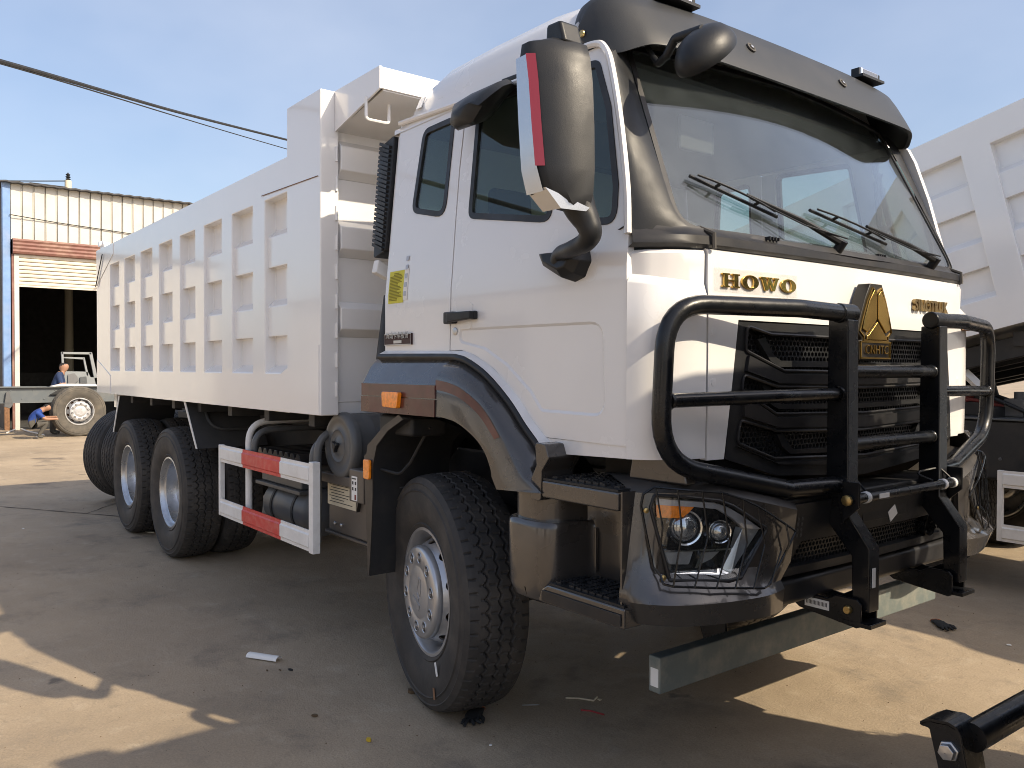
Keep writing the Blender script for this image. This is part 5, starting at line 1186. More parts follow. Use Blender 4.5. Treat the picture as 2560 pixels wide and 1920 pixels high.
# ---- front underrun beam hung below
b = B(); b.span((1.25, -1.012, .432), (1.305, 1.012, .562)); ub = b.obj('underrun_beam', 'underrun_green', T, bevel=.006)
b = B(); b.span((1.262, -1.0135, .455), (1.298, -1.011, .52)); b.obj('beam_sticker', 'paper_white', ub)
for s in (-1, 1):
    b = B(); b.prism(round_poly([(1.05, s*.56, .80), (1.20, s*.56, .80), (1.245, s*.56, .70), (1.245, s*.56, .46), (1.15, s*.56, .46), (1.10, s*.56, .60)], .02, 4), (0, s*.012, 0)); k_ = b.obj('beam_hanger', 'black_steel', ub, bevel=.003)
    b = B(); b.lathe([(.014, 0), (.014, .012), (.001, .014)], (1.19, s*.56 + s*.012*(1 if s > 0 else 1) if s < 0 else s*.56, .66), (0, s, 0), 8); b.f = [f[::-1] for f in b.f]; b.obj('hanger_bolt', 'nut_steel', ub)
# ---- bull bar
PX = 1.60
bbm = 'black_steel'
b = B(); b.cyl((PX, -.35, 1.568), (PX, .35, 1.568), .026, 16); bull = b.obj('bull_bar', bbm, T)
b = B(); b.cyl((PX, -.35, 1.297), (PX, .35, 1.297), .026, 16); b.obj('cross_tube', bbm, bull)
for s in (-1, 1):
    W3 = lambda x, y, z: Vector((x, s*y, z))
    b = B(); prof = [(PX-.045, 1.758), (PX+.035, 1.758), (PX+.04, 1.05), (PX+.125, .935), (PX+.125, .705), (PX+.06, .705), (PX+.055, .90), (PX-.05, 1.02)]
    b.prism([W3(x, .385, z) for x, z in prof], (0, -s*.07, 0)); b.obj('bar_post', bbm, bull, bevel=.005)
    # wing hoop
    hoop = [W3(PX, .36, 1.782), W3(PX-.01, .62, 1.788), W3(PX-.13, 1.175, 1.785), W3(PX-.145, 1.19, 1.27), W3(PX-.05, .62, 1.15), W3(PX, .37, 1.152)]
    b = B()
    pts = round_poly(hoop, [0, .25, .16, .20, .05, 0], 8, closed=False); b.tube(pts, .032, 18); b.obj('wing_hoop', bbm, bull)
    b = B(); b.cyl(W3(PX, .30, 1.782), W3(PX, .40, 1.782), .036, 16); b.obj('hoop_socket', bbm, bull, bevel=.006)
    b = B(); b.tube([W3(PX-.005, .37, 1.485), W3(PX-.03, .70, 1.482), W3(PX-.135, 1.165, 1.472)], .024, 14, bend=.3); b.obj('wing_tube', bbm, bull)
    for c, t in ((W3(PX-.133, 1.155, 1.472), (.2, s*-1, 0)), (W3(PX, .385, 1.485), (0, s, 0)), (W3(PX, .31, 1.568), (0, -s, 0)), (W3(PX, .31, 1.297), (0, -s, 0)), (W3(PX, .39, 1.152), (0, s, 0))):
        b = B(); b.lathe([(.031, -.006), (.030, .003), (.026, .008)], c, t, 16); b.f = [f[::-1] for f in b.f]; b.obj('weld_collar', bbm, bull)
    # foot bracket and bolt
    b = B(); ft = [(1.40, .715), (1.46, .675), (1.69, .648), (1.705, .655), (1.708, .735), (1.692, .752), (1.61, .752), (1.575, .732), (1.40, .745)]
    b.prism([W3(x, .397, z) for x, z in ft], (0, s*.012, 0)); b.obj('foot_plate', bbm, bull, bevel=.003)
    b = B(); b.prism([W3(x, .302, z) for x, z in ft], (0, -s*.012, 0)); b.obj('foot_plate', bbm, bull, bevel=.003)
    b = B(); b.span(W3(1.62, .30, .655), W3(1.745, .41, .672)); b.obj('foot_plate', bbm, bull, bevel=.003)
    b = B(); b.lathe([(.016, 0), (.016, .010), (.013, .014), (.001, .014)], W3(1.66, .409, .71), (0, s, 0), 12); b.f = [f[::-1] for f in b.f]; b.obj('pivot_bolt', 'brass', bull)
    if s < 0:
        b = B(); b.span((1.485, -.4115, .688), (1.585, -.4095, .722)); b.obj('foot_label', 'paper_white', bull)
        b = B()
        for k in range(16): b.span((1.492+k*.0055, -.4123, .699), (1.492+k*.0055+.0025, -.4117, .714))
        b.obj('label_print', 'print_shade_dark', bull)
    b = B(); b.prism([W3(PX+.03, .395, 1.17), W3(PX+.095, .395, 1.17), W3(PX+.095, .395, 1.08), W3(PX+.03, .395, 1.02)], (0, s*.010, 0)); b.obj('rod_bracket', bbm, bull, bevel=.003)
    b = B(); b.lathe([(.020, 0), (.020, .012), (.010, .016), (.001, .016)], W3(PX+.06, .42, 1.105), (0, s, 0), 8); b.f = [f[::-1] for f in b.f]; b.obj('rod_bolt', 'brass', bull)
    for y in (.385, .30):
        b = B(); b.lathe([(.0185, -.012), (.022, -.010), (.022, .010), (.0185, .012)], W3(PX+.06, y, 1.105), (0, 1, 0), 14); b.obj('tape_band', 'frame_white', bull)
    b = B(); b.tube([W3(PX+.06, .36, 1.13), W3(PX+.03, .33, 1.17), W3(PX-.02, .22, 1.15), W3(PX+.04, .26, 1.12)], .005, 6, bend=.03); b.obj('cable_loop', 'black_plastic', bull)
b = B(); b.cyl((PX+.06, -.42, 1.105), (PX+.06, .42, 1.105), .0185, 14); b.obj('lock_rod', bbm, bull)
b = B(); b.box((PX+.079, -.20, 1.106), (.002, .07, .018)); b.obj('rod_label', 'paper_white', bull)
b = B(); b.box((PX+.128, -.36, .83), (.002, .022, .07)); b.obj('post_label', 'paper_white', bull)
b = B(); b.box((1.575, .06, 1.0), (.003, .06, .045), 0, Matrix.Rotation(.5, 3, 'X')); b.obj('valance_label', 'paper_white', T)
# ---- stickers and plate on the cab side
def side_rect(name, x0, z0, x1, z1, m, d, par=T, th=.002):
    b = B(); b.sheet([(x0, z0), (x1, z0), (x1, z1), (x0, z1)], [], sidemap(-1, -d), th, (0, -1, 0), cv=[1.93]); return b.obj(name, m, par)
a0 = S(*c2(248, 432)); a1 = S(*c2(360, 200)); a2 = S(*c2(388, 195))
side_rect('warning_sticker', a0[0], a0[1], a1[0], a1[1], 'label_yellow', .003)
side_rect('picture_sticker', a1[0]+.001, a0[1]+.01, a2[0], a1[1]+.004, 'paper_white', .003)
hz = a1[1]-a0[1]
for k in range(19):
    ln = [.35, .5][k % 2] if k < 2 else random.choice([.55, .7, .8, .85]); xx = a0[0]+(.3 if k < 2 else .06)*(a1[0]-a0[0]); z = a1[1]-.012-k*(hz-.02)/19
    side_rect('print_line', xx, z-.0025, xx+ln*(a1[0]-a0[0]), z+.0015, 'print_olive', .0045, th=.001)
for k in range(5): side_rect('sticker_icon', a1[0]+.008, a0[1]+.03+k*.042, a2[0]-.008, a0[1]+.052+k*.042, 'lamp_grey', .0045, th=.001)
b0 = S(*c2(231, 712)); b1 = S(*c2(410, 627))
pl = side_rect('maker_plate', b0[0], b0[1], b1[0], b1[1], 'plate_black', .010, th=.009)
b = B(); ring_sheet(b, [(b0[0], b0[1]), (b1[0], b0[1]), (b1[0], b1[1]), (b0[0], b1[1])], .0035, sidemap(-1, -.0115), .003, (0, -1, 0)); b.obj('plate_border', 'nut_steel', pl)
cxp, czp = (b0[0]+b1[0])/2, (b0[1]+b1[1])/2
add_text('plate_lettering', pl, '济南卡车股份', .036, .002, 'nut_steel', frame4((cxp, -1.1825, czp+.017), (1, 0, 0), (0, 0, 1)), bold=.0)
side_rect('plate_line', cxp-.035, b0[1]+.008, cxp+.04, b0[1]+.022, 'nut_steel', .0115, par=pl, th=.002)
# ---- interior seen through the glass
b = B(); b.prism([(.98, -1.05, 1.70), (1.30, -1.05, 1.75), (1.36, -1.05, 1.98), (1.28, -1.05, 2.03), (1.08, -1.05, 2.02), (.98, -1.05, 1.92)], (0, 2.10, 0)); b.obj('dashboard', 'interior_grey', T, bevel=.03)
for y in (-.55, .55):
    b = B(); b.prism([(x, y-.25, z) for x, z in ((-.05, 1.55), (.45, 1.60), (.47, 1.70), (-.02, 1.68))], (0, .5, 0)); b.prism([(x, y-.24, z) for x, z in ((-.14, 1.60), (.02, 1.66), (-.10, 2.28), (-.20, 2.28))], (0, .48, 0)); b.prism([(x, y-.13, z) for x, z in ((-.19, 2.29), (-.11, 2.29), (-.13, 2.50), (-.20, 2.50))], (0, .26, 0)); b.obj('seat', 'seat_fabric', T, bevel=.04)
b = B(); cS = Vector((.86, .58, 2.02)); nS = Vector((-.55, 0, .84)).normalized(); uS = Vector((0, 1, 0)); vS = nS.cross(uS)
b.tube([cS+(uS*cos(a*pi/12)+vS*sin(a*pi/12))*.22 for a in range(24)], .017, 8, closed=True); b.tube([cS-nS*.02, Vector((1.1, .58, 1.8))], .035, 10)
for a in (0, 2.1, 4.2): b.tube([cS, cS+(uS*cos(a)+vS*sin(a))*.22], .014, 6)
b.obj('steering_wheel', 'interior_dark', T)
b = B(); b.tube([(-.10, -.95, 2.55), (.02, -.92, 2.1), (.08, -.80, 1.65)], .02, 6); b.obj('seat_belt', 'interior_dark', T)
for s in (-1, 1):
    b = B(); b.span((-.34, s*1.07, 1.6), (.22, s*1.09, 2.22)); b.obj('trim_panel', 'interior_grey', T)
    b = B(); b.span((.27, s*1.07, 1.48), (1.18, s*1.095, 2.12)); b.obj('door_card', 'interior_grey', T)
b = B(); b.tube([(1.05, 1.0, 2.3), (1.0, 1.0, 2.32), (.98, 1.0, 2.55), (1.0, 1.0, 2.6)], .016, 8, bend=.03); b.obj('grab_handle', 'interior_grey', T)
b = B(); b.box((.98, -.45, 2.55), (.02, .22, .14)); b.obj('inside_mirror', 'interior_dark', T, bevel=.02)
b = B(); b.box((.62, -.62, 2.55), (.015, .30, .20)); b.obj('sun_blind', 'interior_dark', T, bevel=.02)
# ================================================================== THE OTHER TRUCKS
NB = (3.95, 4.30, 0)
nb = copy_tree(truck, None, skip=('bull_bar', 'side_guard', 'wheel_nut', 'maker_plate', 'warning_sticker', 'picture_sticker', 'print_line', 'sticker_icon', 'mud_flap', 'weld_seam'))
nb.location = NB; tag(nb, 'white dump truck behind on the right with its ribbed body tipped up', 'dump truck')
th = radians(13.9); hin = Vector((XR, 0, ZB)); dst = Vector((-2.38-NB[0], 0, 1.09))
for o in nb.children:
    if o.name.startswith('cargo_body'):
        o.matrix_basis = Matrix.Translation(dst) @ Matrix.Rotation(-th, 4, 'Y') @ Matrix.Translation(-hin)
ng = guard(-1, nb, red=False); ng.location = (-.62, -.05, -.16)
b = B(); b.span((-3.7, -1.17, .80), (-1.2, -.55, 1.22)); bx_ = b.obj('battery_box', 'dark_chassis', nb, bevel=.02)
b = B(); b.span((-3.72, -1.185, 1.222), (-1.19, -.54, 1.238)); b.obj('box_lid', 'chassis_grey', bx_, bevel=.004)
for k in range(12):
    b = B(); b.lathe([(.012, 0), (.012, .006), (.001, .008)], (-3.6+.2*k, -1.171, 1.12 if k % 2 else .95), (0, -1, 0), 8); b.f = [f[::-1] for f in b.f]; b.obj('box_rivet', 'chassis_grey', bx_)
for k, (y, c_) in enumerate(((-.9, 'print_red'), (-.8, 'print_red'), (-.7, 'dark_chassis'), (-.95, 'dark_chassis'))):
    b = B(); b.tube([(-3.9, y, 1.25), (-3.5, y-.05, 1.36+.03*k), (-3.1, y, 1.27), (-2.7, y-.04, 1.40), (-2.2, y, 1.30)], .014, 8, bend=.1); b.obj('brake_hose', c_, nb)
for k in range(4):
    b = B(); b.span((-3.55+.28*k, -.95, 1.24), (-3.42+.28*k, -.78, 1.34+.03*(k % 2))); b.cyl((-3.48+.28*k, -.86, 1.34), (-3.48+.28*k, -.86, 1.42), .035, 12); b.obj('air_valve', 'tank_grey' if k % 2 else 'dark_chassis', nb, bevel=.006)
b = B(); b.tube([P(2076, 797, 'y', 3.25)-Vector(NB), P(2140, 858, 'y', 3.25)-Vector(NB)], .035, 4); b.obj('support_strut', 'frame_white', nb)
b = B(); b.tube([(-3.45, -.6, 1.3), (-3.55, -.6, 1.65), (-3.62, -.6, 1.9)], .03, 10, bend=.2); b.obj('hydraulic_hose', 'dark_chassis', nb)
for k, y in enumerate((-1.08, -.72, -.36, .36, .72, 1.08)):   # beams under the tipped floor
    z0 = 1.09+math.tan(th)*.25; b = B(); b.prism([(-5.9, y-.04, z0-.02), (-.9, y-.04, z0-.02+5.0*math.tan(th)), (-.9, y-.04, z0-.20+5.0*math.tan(th)), (-5.9, y-.04, z0-.14)], (0, .08, 0)); b.obj('floor_beam', 'dark_chassis', nb, bevel=.006)
for k in range(9):
    x = -5.6+.5*k; z = 1.09+math.tan(th)*(x+6.2); b = B(); b.box((x, 0, z-.06), (.07, 2.3, .10)); b.obj('cross_beam', 'dark_chassis', nb)
b = B(); b.span((-5.6, -.45, 1.10), (-.4, .45, 1.30)); b.obj('tipping_frame', 'dark_chassis', nb, bevel=.01)

FT = (4.20, -.31, 0)
ft = copy_tree(truck, None, skip=('bull_bar', 'wheel_nut', 'maker_plate', 'warning_sticker', 'picture_sticker', 'print_line', 'sticker_icon', 'side_guard', 'battery_box', 'reservoir', 'valve_box', 'weld_seam', 'chassis_frame'))
ft.location = FT; ft.rotation_euler = (0, 0, pi); tag(ft, 'truck facing the dump truck, only the bolted bracket and tube of its lowered bar show', 'dump truck')
def FL(p): return Vector((FT[0]-p[0], FT[1]-p[1], p[2]))
cb = lambda x, y: ((2060+x/3.19)/KD, (1400+y/3.19)/KD)
def br(x, y): return P(*cb(x, y), 'y', -1.25)
out_ = [br(*q) for q in [(765, 1285), (840, 1270), (900, 1285), (985, 1300), (1050, 1340), (1090, 1410), (1110, 1520), (1135, 1659), (1165, 1850), (930, 1850), (905, 1659), (835, 1345), (800, 1330), (765, 1320)]]
b = B(); b.prism([FL(p) for p in out_], FL(Vector((0, .012, 0)))-FL(Vector((0, 0, 0)))); lb_ = b.obj('bar_bracket', 'black_steel', ft, bevel=.004)
fl_ = [br(*q) for q in [(765, 1285), (840, 1262), (900, 1277), (985, 1292), (1055, 1335), (1096, 1410), (1117, 1520), (1142, 1659), (1172, 1850)]]
rw = [[FL(p) for p in fl_], [FL(p+Vector((0, .085, 0))) for p in fl_]]
rw2 = [[q+Vector((0, 0, -.008)) for q in r_] for r_ in rw]
b = B(); b.loft(rw); b.loft(rw2[::-1]); b.loft([rw[0], rw2[0]][::-1]); b.loft([rw[1], rw2[1]]); b.obj('bracket_flange', 'black_steel', lb_, angle=50)
bc_ = br(1000, 1520); b = B(); b.lathe([(.024, 0), (.024, .006), (.019, .008), (.019, .020), (.001, .022)], FL(bc_), FL(Vector((0, -1, 0)))-FL(Vector((0, 0, 0))), 6); b.f = [f[::-1] for f in b.f]; b.obj('bracket_bolt', 'nut_steel', lb_, bevel=.002)
tc_ = br(1060, 1450); b = B(); b.cyl(FL(tc_+Vector((.01, .05, 0))), FL(tc_+Vector((.03, .95, .01))), .034, 18); b.obj('lowered_tube', 'black_steel', lb_)
# ================================================================== WORKSHOP BEHIND
mat('clad_cream', (.54, .53, .49), rough=.5, var=.05, vscale=1.5, dirt=(.38, .33, .26), dirt_amt=.35, dscale=1.2)
mat('clad_blue', (.16, .28, .52), rough=.5, var=.1, dirt=(.3, .28, .26), dirt_amt=.4, dscale=1.5)
mat('roof_dark', (.05, .05, .055), rough=.7)
mat('shutter_box', (.19, .085, .068), rough=.6, var=.12, dirt=(.45, .33, .24), dirt_amt=.5, dscale=2)
mat('shutter', (.62, .57, .48), rough=.5, var=.06, dirt=(.35, .28, .2), dirt_amt=.45, dscale=2)
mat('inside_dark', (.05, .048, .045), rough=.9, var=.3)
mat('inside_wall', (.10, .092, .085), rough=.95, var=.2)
mat('primer_grey', (.22, .235, .245), rough=.55, var=.06)
mat('rail_grey', (.105, .12, .13), rough=.45, var=.06, dirt=(.2, .18, .15), dirt_amt=.4)
mat('skin', (.30, .16, .10), rough=.6); mat('shirt_blue', (.012, .045, .22), rough=.85, var=.15, vscale=12); mat('shirt_navy', (.014, .03, .085), rough=.85, var=.15, vscale=12); mat('trousers', (.075, .07, .06), rough=.9, var=.15); mat('hair', (.012, .01, .01), rough=.7)
BX = -21.0
shed = tag(empty('workshop', (BX, 3.5, 0)), 'cream sheet-metal workshop with blue corner column and half-open roller shutter', 'building')
def sh(b, name, m, par=shed, **k):
    b.v = [(v[0]-BX, v[1]-3.5, v[2]) for v in b.v]; return b.obj(name, m, par, **k)
ZE = 6.20; OL, OR = -.06, 4.6
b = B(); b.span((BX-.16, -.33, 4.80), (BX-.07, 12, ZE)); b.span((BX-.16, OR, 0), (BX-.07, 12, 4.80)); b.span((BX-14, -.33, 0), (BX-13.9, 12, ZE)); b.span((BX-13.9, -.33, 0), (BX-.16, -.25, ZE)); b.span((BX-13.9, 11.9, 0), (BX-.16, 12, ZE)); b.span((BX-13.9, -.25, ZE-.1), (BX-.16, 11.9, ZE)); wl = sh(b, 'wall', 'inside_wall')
for k in range(46):
    y = -.22+k*.262; b = B(); lo = 4.80 if y < OR else .02
    b.prism([(BX-.068, y+.004, lo), (BX-.068, y+.258, lo), (BX-.052, y+.25, lo), (BX-.038, y+.245, lo), (BX-.038, y+.238, lo), (BX-.055, y+.225, lo), (BX-.055, y+.02, lo), (BX-.038, y+.012, lo), (BX-.038, y+.006, lo)], (0, 0, ZE-lo)); sh(b, 'wall_panel', 'clad_cream', wl)
b = B(); b.span((BX-.20, -.40, 1.05), (BX-.01, -.23, ZE+.02)); sh(b, 'corner_column', 'clad_blue', bevel=.01)
b = B(); b.span((BX-.14, -.38, 0), (BX-.04, -.27, 1.05)); sh(b, 'column_base', 'rust_drum')
# corrugated eaves
pr = []
for k in range(98):
    y = -.46+k*.13; pr.append((y, ZE+.015+.02*(k % 2)))
b = B(); b.loft([[(BX+.14, y, z) for y, z in pr], [(BX-14, y, z+1.2) for y, z in pr]]); b.loft([[(BX+.14, y, z-.035) for y, z in pr], [(BX+.14, y, z) for y, z in pr]]); b.loft([[(BX-.05, y, z-.035) for y, z in pr], [(BX+.14, y, z-.035) for y, z in pr]]); sh(b, 'roof', 'roof_dark', angle=15)
# shutter box, slats, guide post
pr = [(BX-.02, 4.42)]+[(BX+.10+.022*(k % 2), 4.44+k*.046) for k in range(9)]+[(BX-.02, 4.82)]
b = B(); b.prism([(x, -.19, z) for x, z in pr], (0, OR+.4, 0)); sx = sh(b, 'shutter_housing', 'shutter_box', angle=20)
for k in range(8):
    z = 3.66+k*.098; b = B(); b.prism([(x, OL, z_) for x, z_ in ((BX-.03, z), (BX+.005, z+.012), (BX+.012, z+.045), (BX+.004, z+.082), (BX-.03, z+.092))], (0, OR-OL, 0)); sh(b, 'shutter_slat', 'shutter', sx)
b = B(); b.span((BX-.06, OL-.02, 3.615), (BX+.02, OR, 3.66)); sh(b, 'shutter_bar', 'shutter', sx)
b = B(); b.span((BX-.09, -.16, 0), (BX+.03, -.05, 4.42)); sh(b, 'door_post', 'clad_cream', bevel=.01)
b = B(); b.span((BX-.10, -.21, 0), (BX+.02, -.165, 4.42)); sh(b, 'door_jamb', 'shutter_box')
b = B(); b.tube([(BX+.03, -.25, 5.4), (BX-.02, .8, 5.32), (BX-.02, 3.2, 5.18), (BX-.02, 6, 5.0)], .012, 6); sh(b, 'wall_cable', 'dark_chassis')
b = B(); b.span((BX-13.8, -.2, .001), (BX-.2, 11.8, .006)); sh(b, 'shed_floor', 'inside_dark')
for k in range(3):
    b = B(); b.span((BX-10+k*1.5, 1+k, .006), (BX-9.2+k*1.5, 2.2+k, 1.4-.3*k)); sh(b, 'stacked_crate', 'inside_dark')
# neighbour shed sliver on the far left
b = B(); b.span((-30, -9, 0), (-26, -.95, 5.1)); ls_ = tag(b.obj('side_shed', 'clad_cream'), 'low cream shed at the far left edge beyond the workshop', 'building')
b = B(); b.span((-30.2, -9.2, 5.1), (-25.9, -.85, 5.25)); b.obj('shed_roof', 'roof_dark', ls_)
b = B(); b.span((-25.99, -3.2, 0), (-25.95, -2.2, 2.1)); b.obj('shed_door', 'clad_blue', ls_)
# ---- bare truck chassis parked across
CX = -18.3
ch = tag(empty('bare_chassis', (CX, 0, 0)), 'bare grey truck chassis on one dusty wheel in front of the workshop', 'truck chassis')
def cc(b, name, m, par=ch, **k):
    b.v = [(v[0]-CX, v[1], v[2]) for v in b.v]; return b.obj(name, m, par, **k)
for k, x in enumerate((CX-.15, CX-1.0)):
    b = B(); b.span((x, -4.6, .78), (x+.012, 3.4, 1.13)); b.span((x, -4.6, 1.12), (x+.09, 3.4, 1.135)); b.span((x, -4.6, .775), (x+.09, 3.4, .79)); cc(b, 'chassis_rail', 'rail_grey', bevel=.004)
b = B()
for y in (-3.6, -2, -.6, 1.2, 2.8): b.span((CX-.99, y-.05, .82), (CX-.15, y+.05, 1.08))
cc(b, 'cross_member', 'rail_grey')
for k in range(16):
    b = B(); b.lathe([(.014, 0), (.014, .01), (.001, .012)], (CX-.138, -2.1+k*.22, 1.06 if k % 2 else .86), (1, 0, 0), 8); b.f = [f[::-1] for f in b.f]; cc(b, 'rivet', 'rail_grey')
b = B(); b.prism([(CX-.13, -.66, 1.02), (CX-.13, -.60, 1.05), (CX-.13, -.52, .75), (CX-.13, -.58, .66), (CX-.13, -.70, .70)], (.07, 0, 0)); cc(b, 'spring_hanger', 'tank_grey', bevel=.01)
b = B(); b.prism([(CX-.13, .20, .95), (CX-.13, .95, .95), (CX-.13, .7, 1.10), (CX-.13, .45, 1.10)], (.05, 0, 0)); cc(b, 'axle_bracket', 'dark_chassis', bevel=.01)
b = B(); b.span((CX-.05, -1.05, .82), (CX+.12, -.88, 1.02)); cc(b, 'valve_block', 'nut_steel', bevel=.02)
b = B(); b.cyl((CX+.02, -1.0, .62), (CX+.14, -.85, .56), .10, 16); b.cyl((CX+.0, -1.0, .62), (CX-.3, -1.4, .64), .10, 14); cc(b, 'exhaust_pipe', 'chassis_grey')
b = B(); b.cyl((CX-.1, -2.6, .56), (CX-.1, -1.25, .56), .26, 24); cc(b, 'silencer', 'tank_grey', bevel=.03)
cwh = wheel(ch, 'dusty_wheel', 'F', (.12, .78, .56), rz=radians(94)-pi, tyre=TYRE_DUST); cwh.scale = (1.06, 1.06, 1.06); cwh.location = (.20, P(172, 900, 'x', CX+.35).y, .575)
mat('rim_cream', (.62, .58, .50), rough=.45, metal=.2, dirt=(.4, .33, .24), dirt_amt=.4, dscale=8)
b = B(); b.cyl((CX-1.1, .8, .575), (CX+.1, .8, .575), .09, 14); b.lathe([(.001, -.2), (.2, -.12), (.25, 0), (.2, .12), (.001, .2)], (CX-.55, .8, .575), (1, 0, 0), 16); cc(b, 'axle', 'dark_chassis')
b = B(); b.prism([(CX-.05, .25, 1.138), (CX-.05, .5, 1.20), (CX-.05, 1.1, 1.19), (CX-.05, 1.5, 1.138)], (-.5, 0, 0)); cc(b, 'hose_loop', 'paper_white', bevel=.03)
# ---- grey cab door frame beyond the chassis
DX = -19.6
df = tag(empty('cab_shell', (DX, 1.0, 0)), 'bare grey cab door frame standing behind the chassis in the dark doorway', 'cab frame')
def dd(x, y): p = P(x, y, 'x', DX); return Vector((0, p.y-1.0, p.z))
def quadf(name, pts, m='primer_grey', th=.06):
    b = B(); b.prism([dd(*p) for p in pts], (-th, 0, 0)); return b.obj(name, m, df, bevel=.008)
quadf('door_pillar', [(132, 760), (137, 760), (142, 828), (136, 828)]); quadf('door_top', [(132, 760), (197, 761), (199, 766), (133, 765)]); quadf('screen_pillar', [(192, 761), (199, 761), (215, 835), (207, 835)])
quadf('window_rail', [(137, 771), (180, 772), (184, 777), (138, 774)]); quadf('window_pillar', [(179, 772), (183, 772), (192, 812), (187, 812)]); quadf('door_panel', [(138, 802), (190, 803), (196, 815), (214, 816), (218, 838), (141, 836)], th=.12)
quadf('door_inside', [(146, 809), (160, 806), (166, 812), (170, 822), (160, 830), (146, 830)], 'interior_grey', .02).location = (.04, 0, 0); quadf('door_inside', [(172, 814), (186, 813), (188, 829), (172, 829)], 'chassis_grey', .02).location = (.04, 0, 0)
# ---- workers
def person(name, joints, radii, edges, label, shirt, loc, rz, shirt_j, leg_j, head, extra=()):
    """one continuous skinned body; joints in metres, root first"""
    me = bpy.data.meshes.new(name); me.from_pydata([Vector(j) for j in joints], edges, [])
    o = bpy.data.objects.new(name, me); col.objects.link(o); o.location = loc; o.rotation_euler = (0, 0, rz)
    sk = o.modifiers.new('skin', 'SKIN'); sk.use_smooth_shade = True
    if not me.skin_vertices: me.attributes  # layer is created with the modifier
    o.update_tag(); bpy.context.view_layer.update()
    if not me.skin_vertices:
        bpy.context.view_layer.objects.active = o; o.select_set(True)
        try: bpy.ops.mesh.customdata_skin_add()
        except Exception: pass
    for i, r_ in enumerate(radii):
        v = me.skin_vertices[0].data[i]; v.radius = r_ if isinstance(r_, tuple) else (r_, r_); v.use_root = (i == 0)
    sb_ = o.modifiers.new('sub', 'SUBSURF'); sb_.levels = 2; sb_.render_levels = 2
    bpy.context.view_layer.update()
    ev = o.evaluated_get(bpy.context.evaluated_depsgraph_get()); m2 = bpy.data.meshes.new_from_object(ev)
    o.modifiers.clear(); o.data = m2; bpy.data.meshes.remove(me)
    m2.materials.clear()
    for k in ('skin', shirt, 'trousers', 'hair'): m2.materials.append(M[k])
    J = [Vector(j) for j in joints]
    def seg(p):
        best = (9, 0)
        for a, c in edges:
            ab = J[c]-J[a]; t = max(0, min(1, (p-J[a]).dot(ab)/ab.length_squared)); d_ = (p-(J[a]+ab*t)).length
            if d_ < best[0]: best = (d_, (a, c, t))
        return best[1]
    for pl_ in m2.polygons:
        a, c, t = seg(pl_.center); mi = 0
        if (a, c) in shirt_j and t < shirt_j[(a, c)]: mi = 1
        if (a, c) in leg_j: mi = 2
        hd = pl_.center-Vector(head[0])
        if hd.length < .20 and hd.dot(Vector(head[1])) > .0: mi = 3
        pl_.material_index = mi; pl_.use_smooth = True
    tag(o, label, 'person'); return o

# joints: 0 pelvis 1 belly 2 chest 3 neck 4 head 5 crown | 6 Lsh 7 Lelb 8 Lwrist 9 Lhand | 10.. R | 14 Lhip 15 Lknee 16 Lankle 17 Ltoe | 18 Rhip ...
EDG = [(0, 1), (1, 2), (2, 3), (3, 4), (4, 5), (2, 6), (6, 7), (7, 8), (8, 9), (2, 10), (10, 11), (11, 12), (12, 13), (0, 14), (14, 15), (15, 16), (16, 17), (0, 18), (18, 19), (19, 20), (20, 21)]
RAD = [(.17, .14), (.175, .13), (.19, .14), .065, (.115, .125), (.095, .10), .085, .05, .035, (.045, .02), .075, .05, .035, (.045, .02), .10, .075, .05, (.045, .035), .10, .075, .05, (.045, .035)]
SHJ = {(0, 1): 1.1, (1, 2): 1.1, (2, 3): .6, (2, 6): 1.1, (6, 7): .75, (2, 10): 1.1, (10, 11): .75}
LGJ = {(0, 14), (14, 15), (15, 16), (16, 17), (0, 18), (18, 19), (19, 20), (20, 21)}
# local: +x is where the person faces
stand = [(0, 0, .95), (.06, 0, 1.12), (.14, 0, 1.34), (.20, 0, 1.50), (.24, 0, 1.60), (.25, 0, 1.72), (.14, .19, 1.42), (.22, .23, 1.17), (.44, .18, 1.10), (.53, .16, 1.09), (.14, -.19, 1.42), (.22, -.23, 1.17), (.45, -.17, 1.12), (.54, -.15, 1.11), (0, .10, .88), (.02, .11, .48), (0, .11, .08), (.14, .12, .04), (0, -.10, .88), (.02, -.11, .48), (-.02, -.11, .08), (.12, -.12, .04)]
wp_ = P(126, 815, 'x', -19.05)
person('person', stand, RAD, EDG, 'man in a navy T-shirt bending over the bare chassis', 'shirt_navy', (-19.05, wp_.y-.12, -.02), radians(75), SHJ, LGJ, ((.235, 0, 1.655), (-.35, 0, .75)))
crouch = [(0, 0, .42), (.02, 0, .56), (.16, 0, .78), (.29, 0, .86), (.38, 0, .90), (.47, 0, .97), (.14, .19, .78), (.34, .24, .60), (.56, .16, .62), (.65, .13, .62), (.14, -.19, .78), (.34, -.24, .58), (.57, -.14, .58), (.66, -.12, .58), (.02, .12, .40), (.40, .17, .52), (.20, .15, .09), (.33, .16, .05), (.02, -.12, .38), (.40, -.17, .48), (.16, -.15, .09), (.29, -.16, .05)]
wp_ = P(84, 930, 'z', .06)
person('person', crouch, RAD, EDG, 'man in a bright blue shirt crouching beside the dusty wheel', 'shirt_blue', (CX+.55, P(78, 905, 'x', CX+.55).y-.10, .0), radians(84), SHJ, LGJ, ((.41, 0, .965), (-.25, 0, .8))).scale = (.80, .84, .76)
# hoses on the ground by the crouching man
b = B(); hp_ = [P(*q, 'z', .02) for q in ((15, 935), (40, 926), (62, 932), (95, 940), (80, 943))]; b.tube(catmull(hp_, 5), .018, 6); tag(b.obj('air_hose', 'frame_white'), 'pale hose snaking on the ground near the crouching man', 'hose')
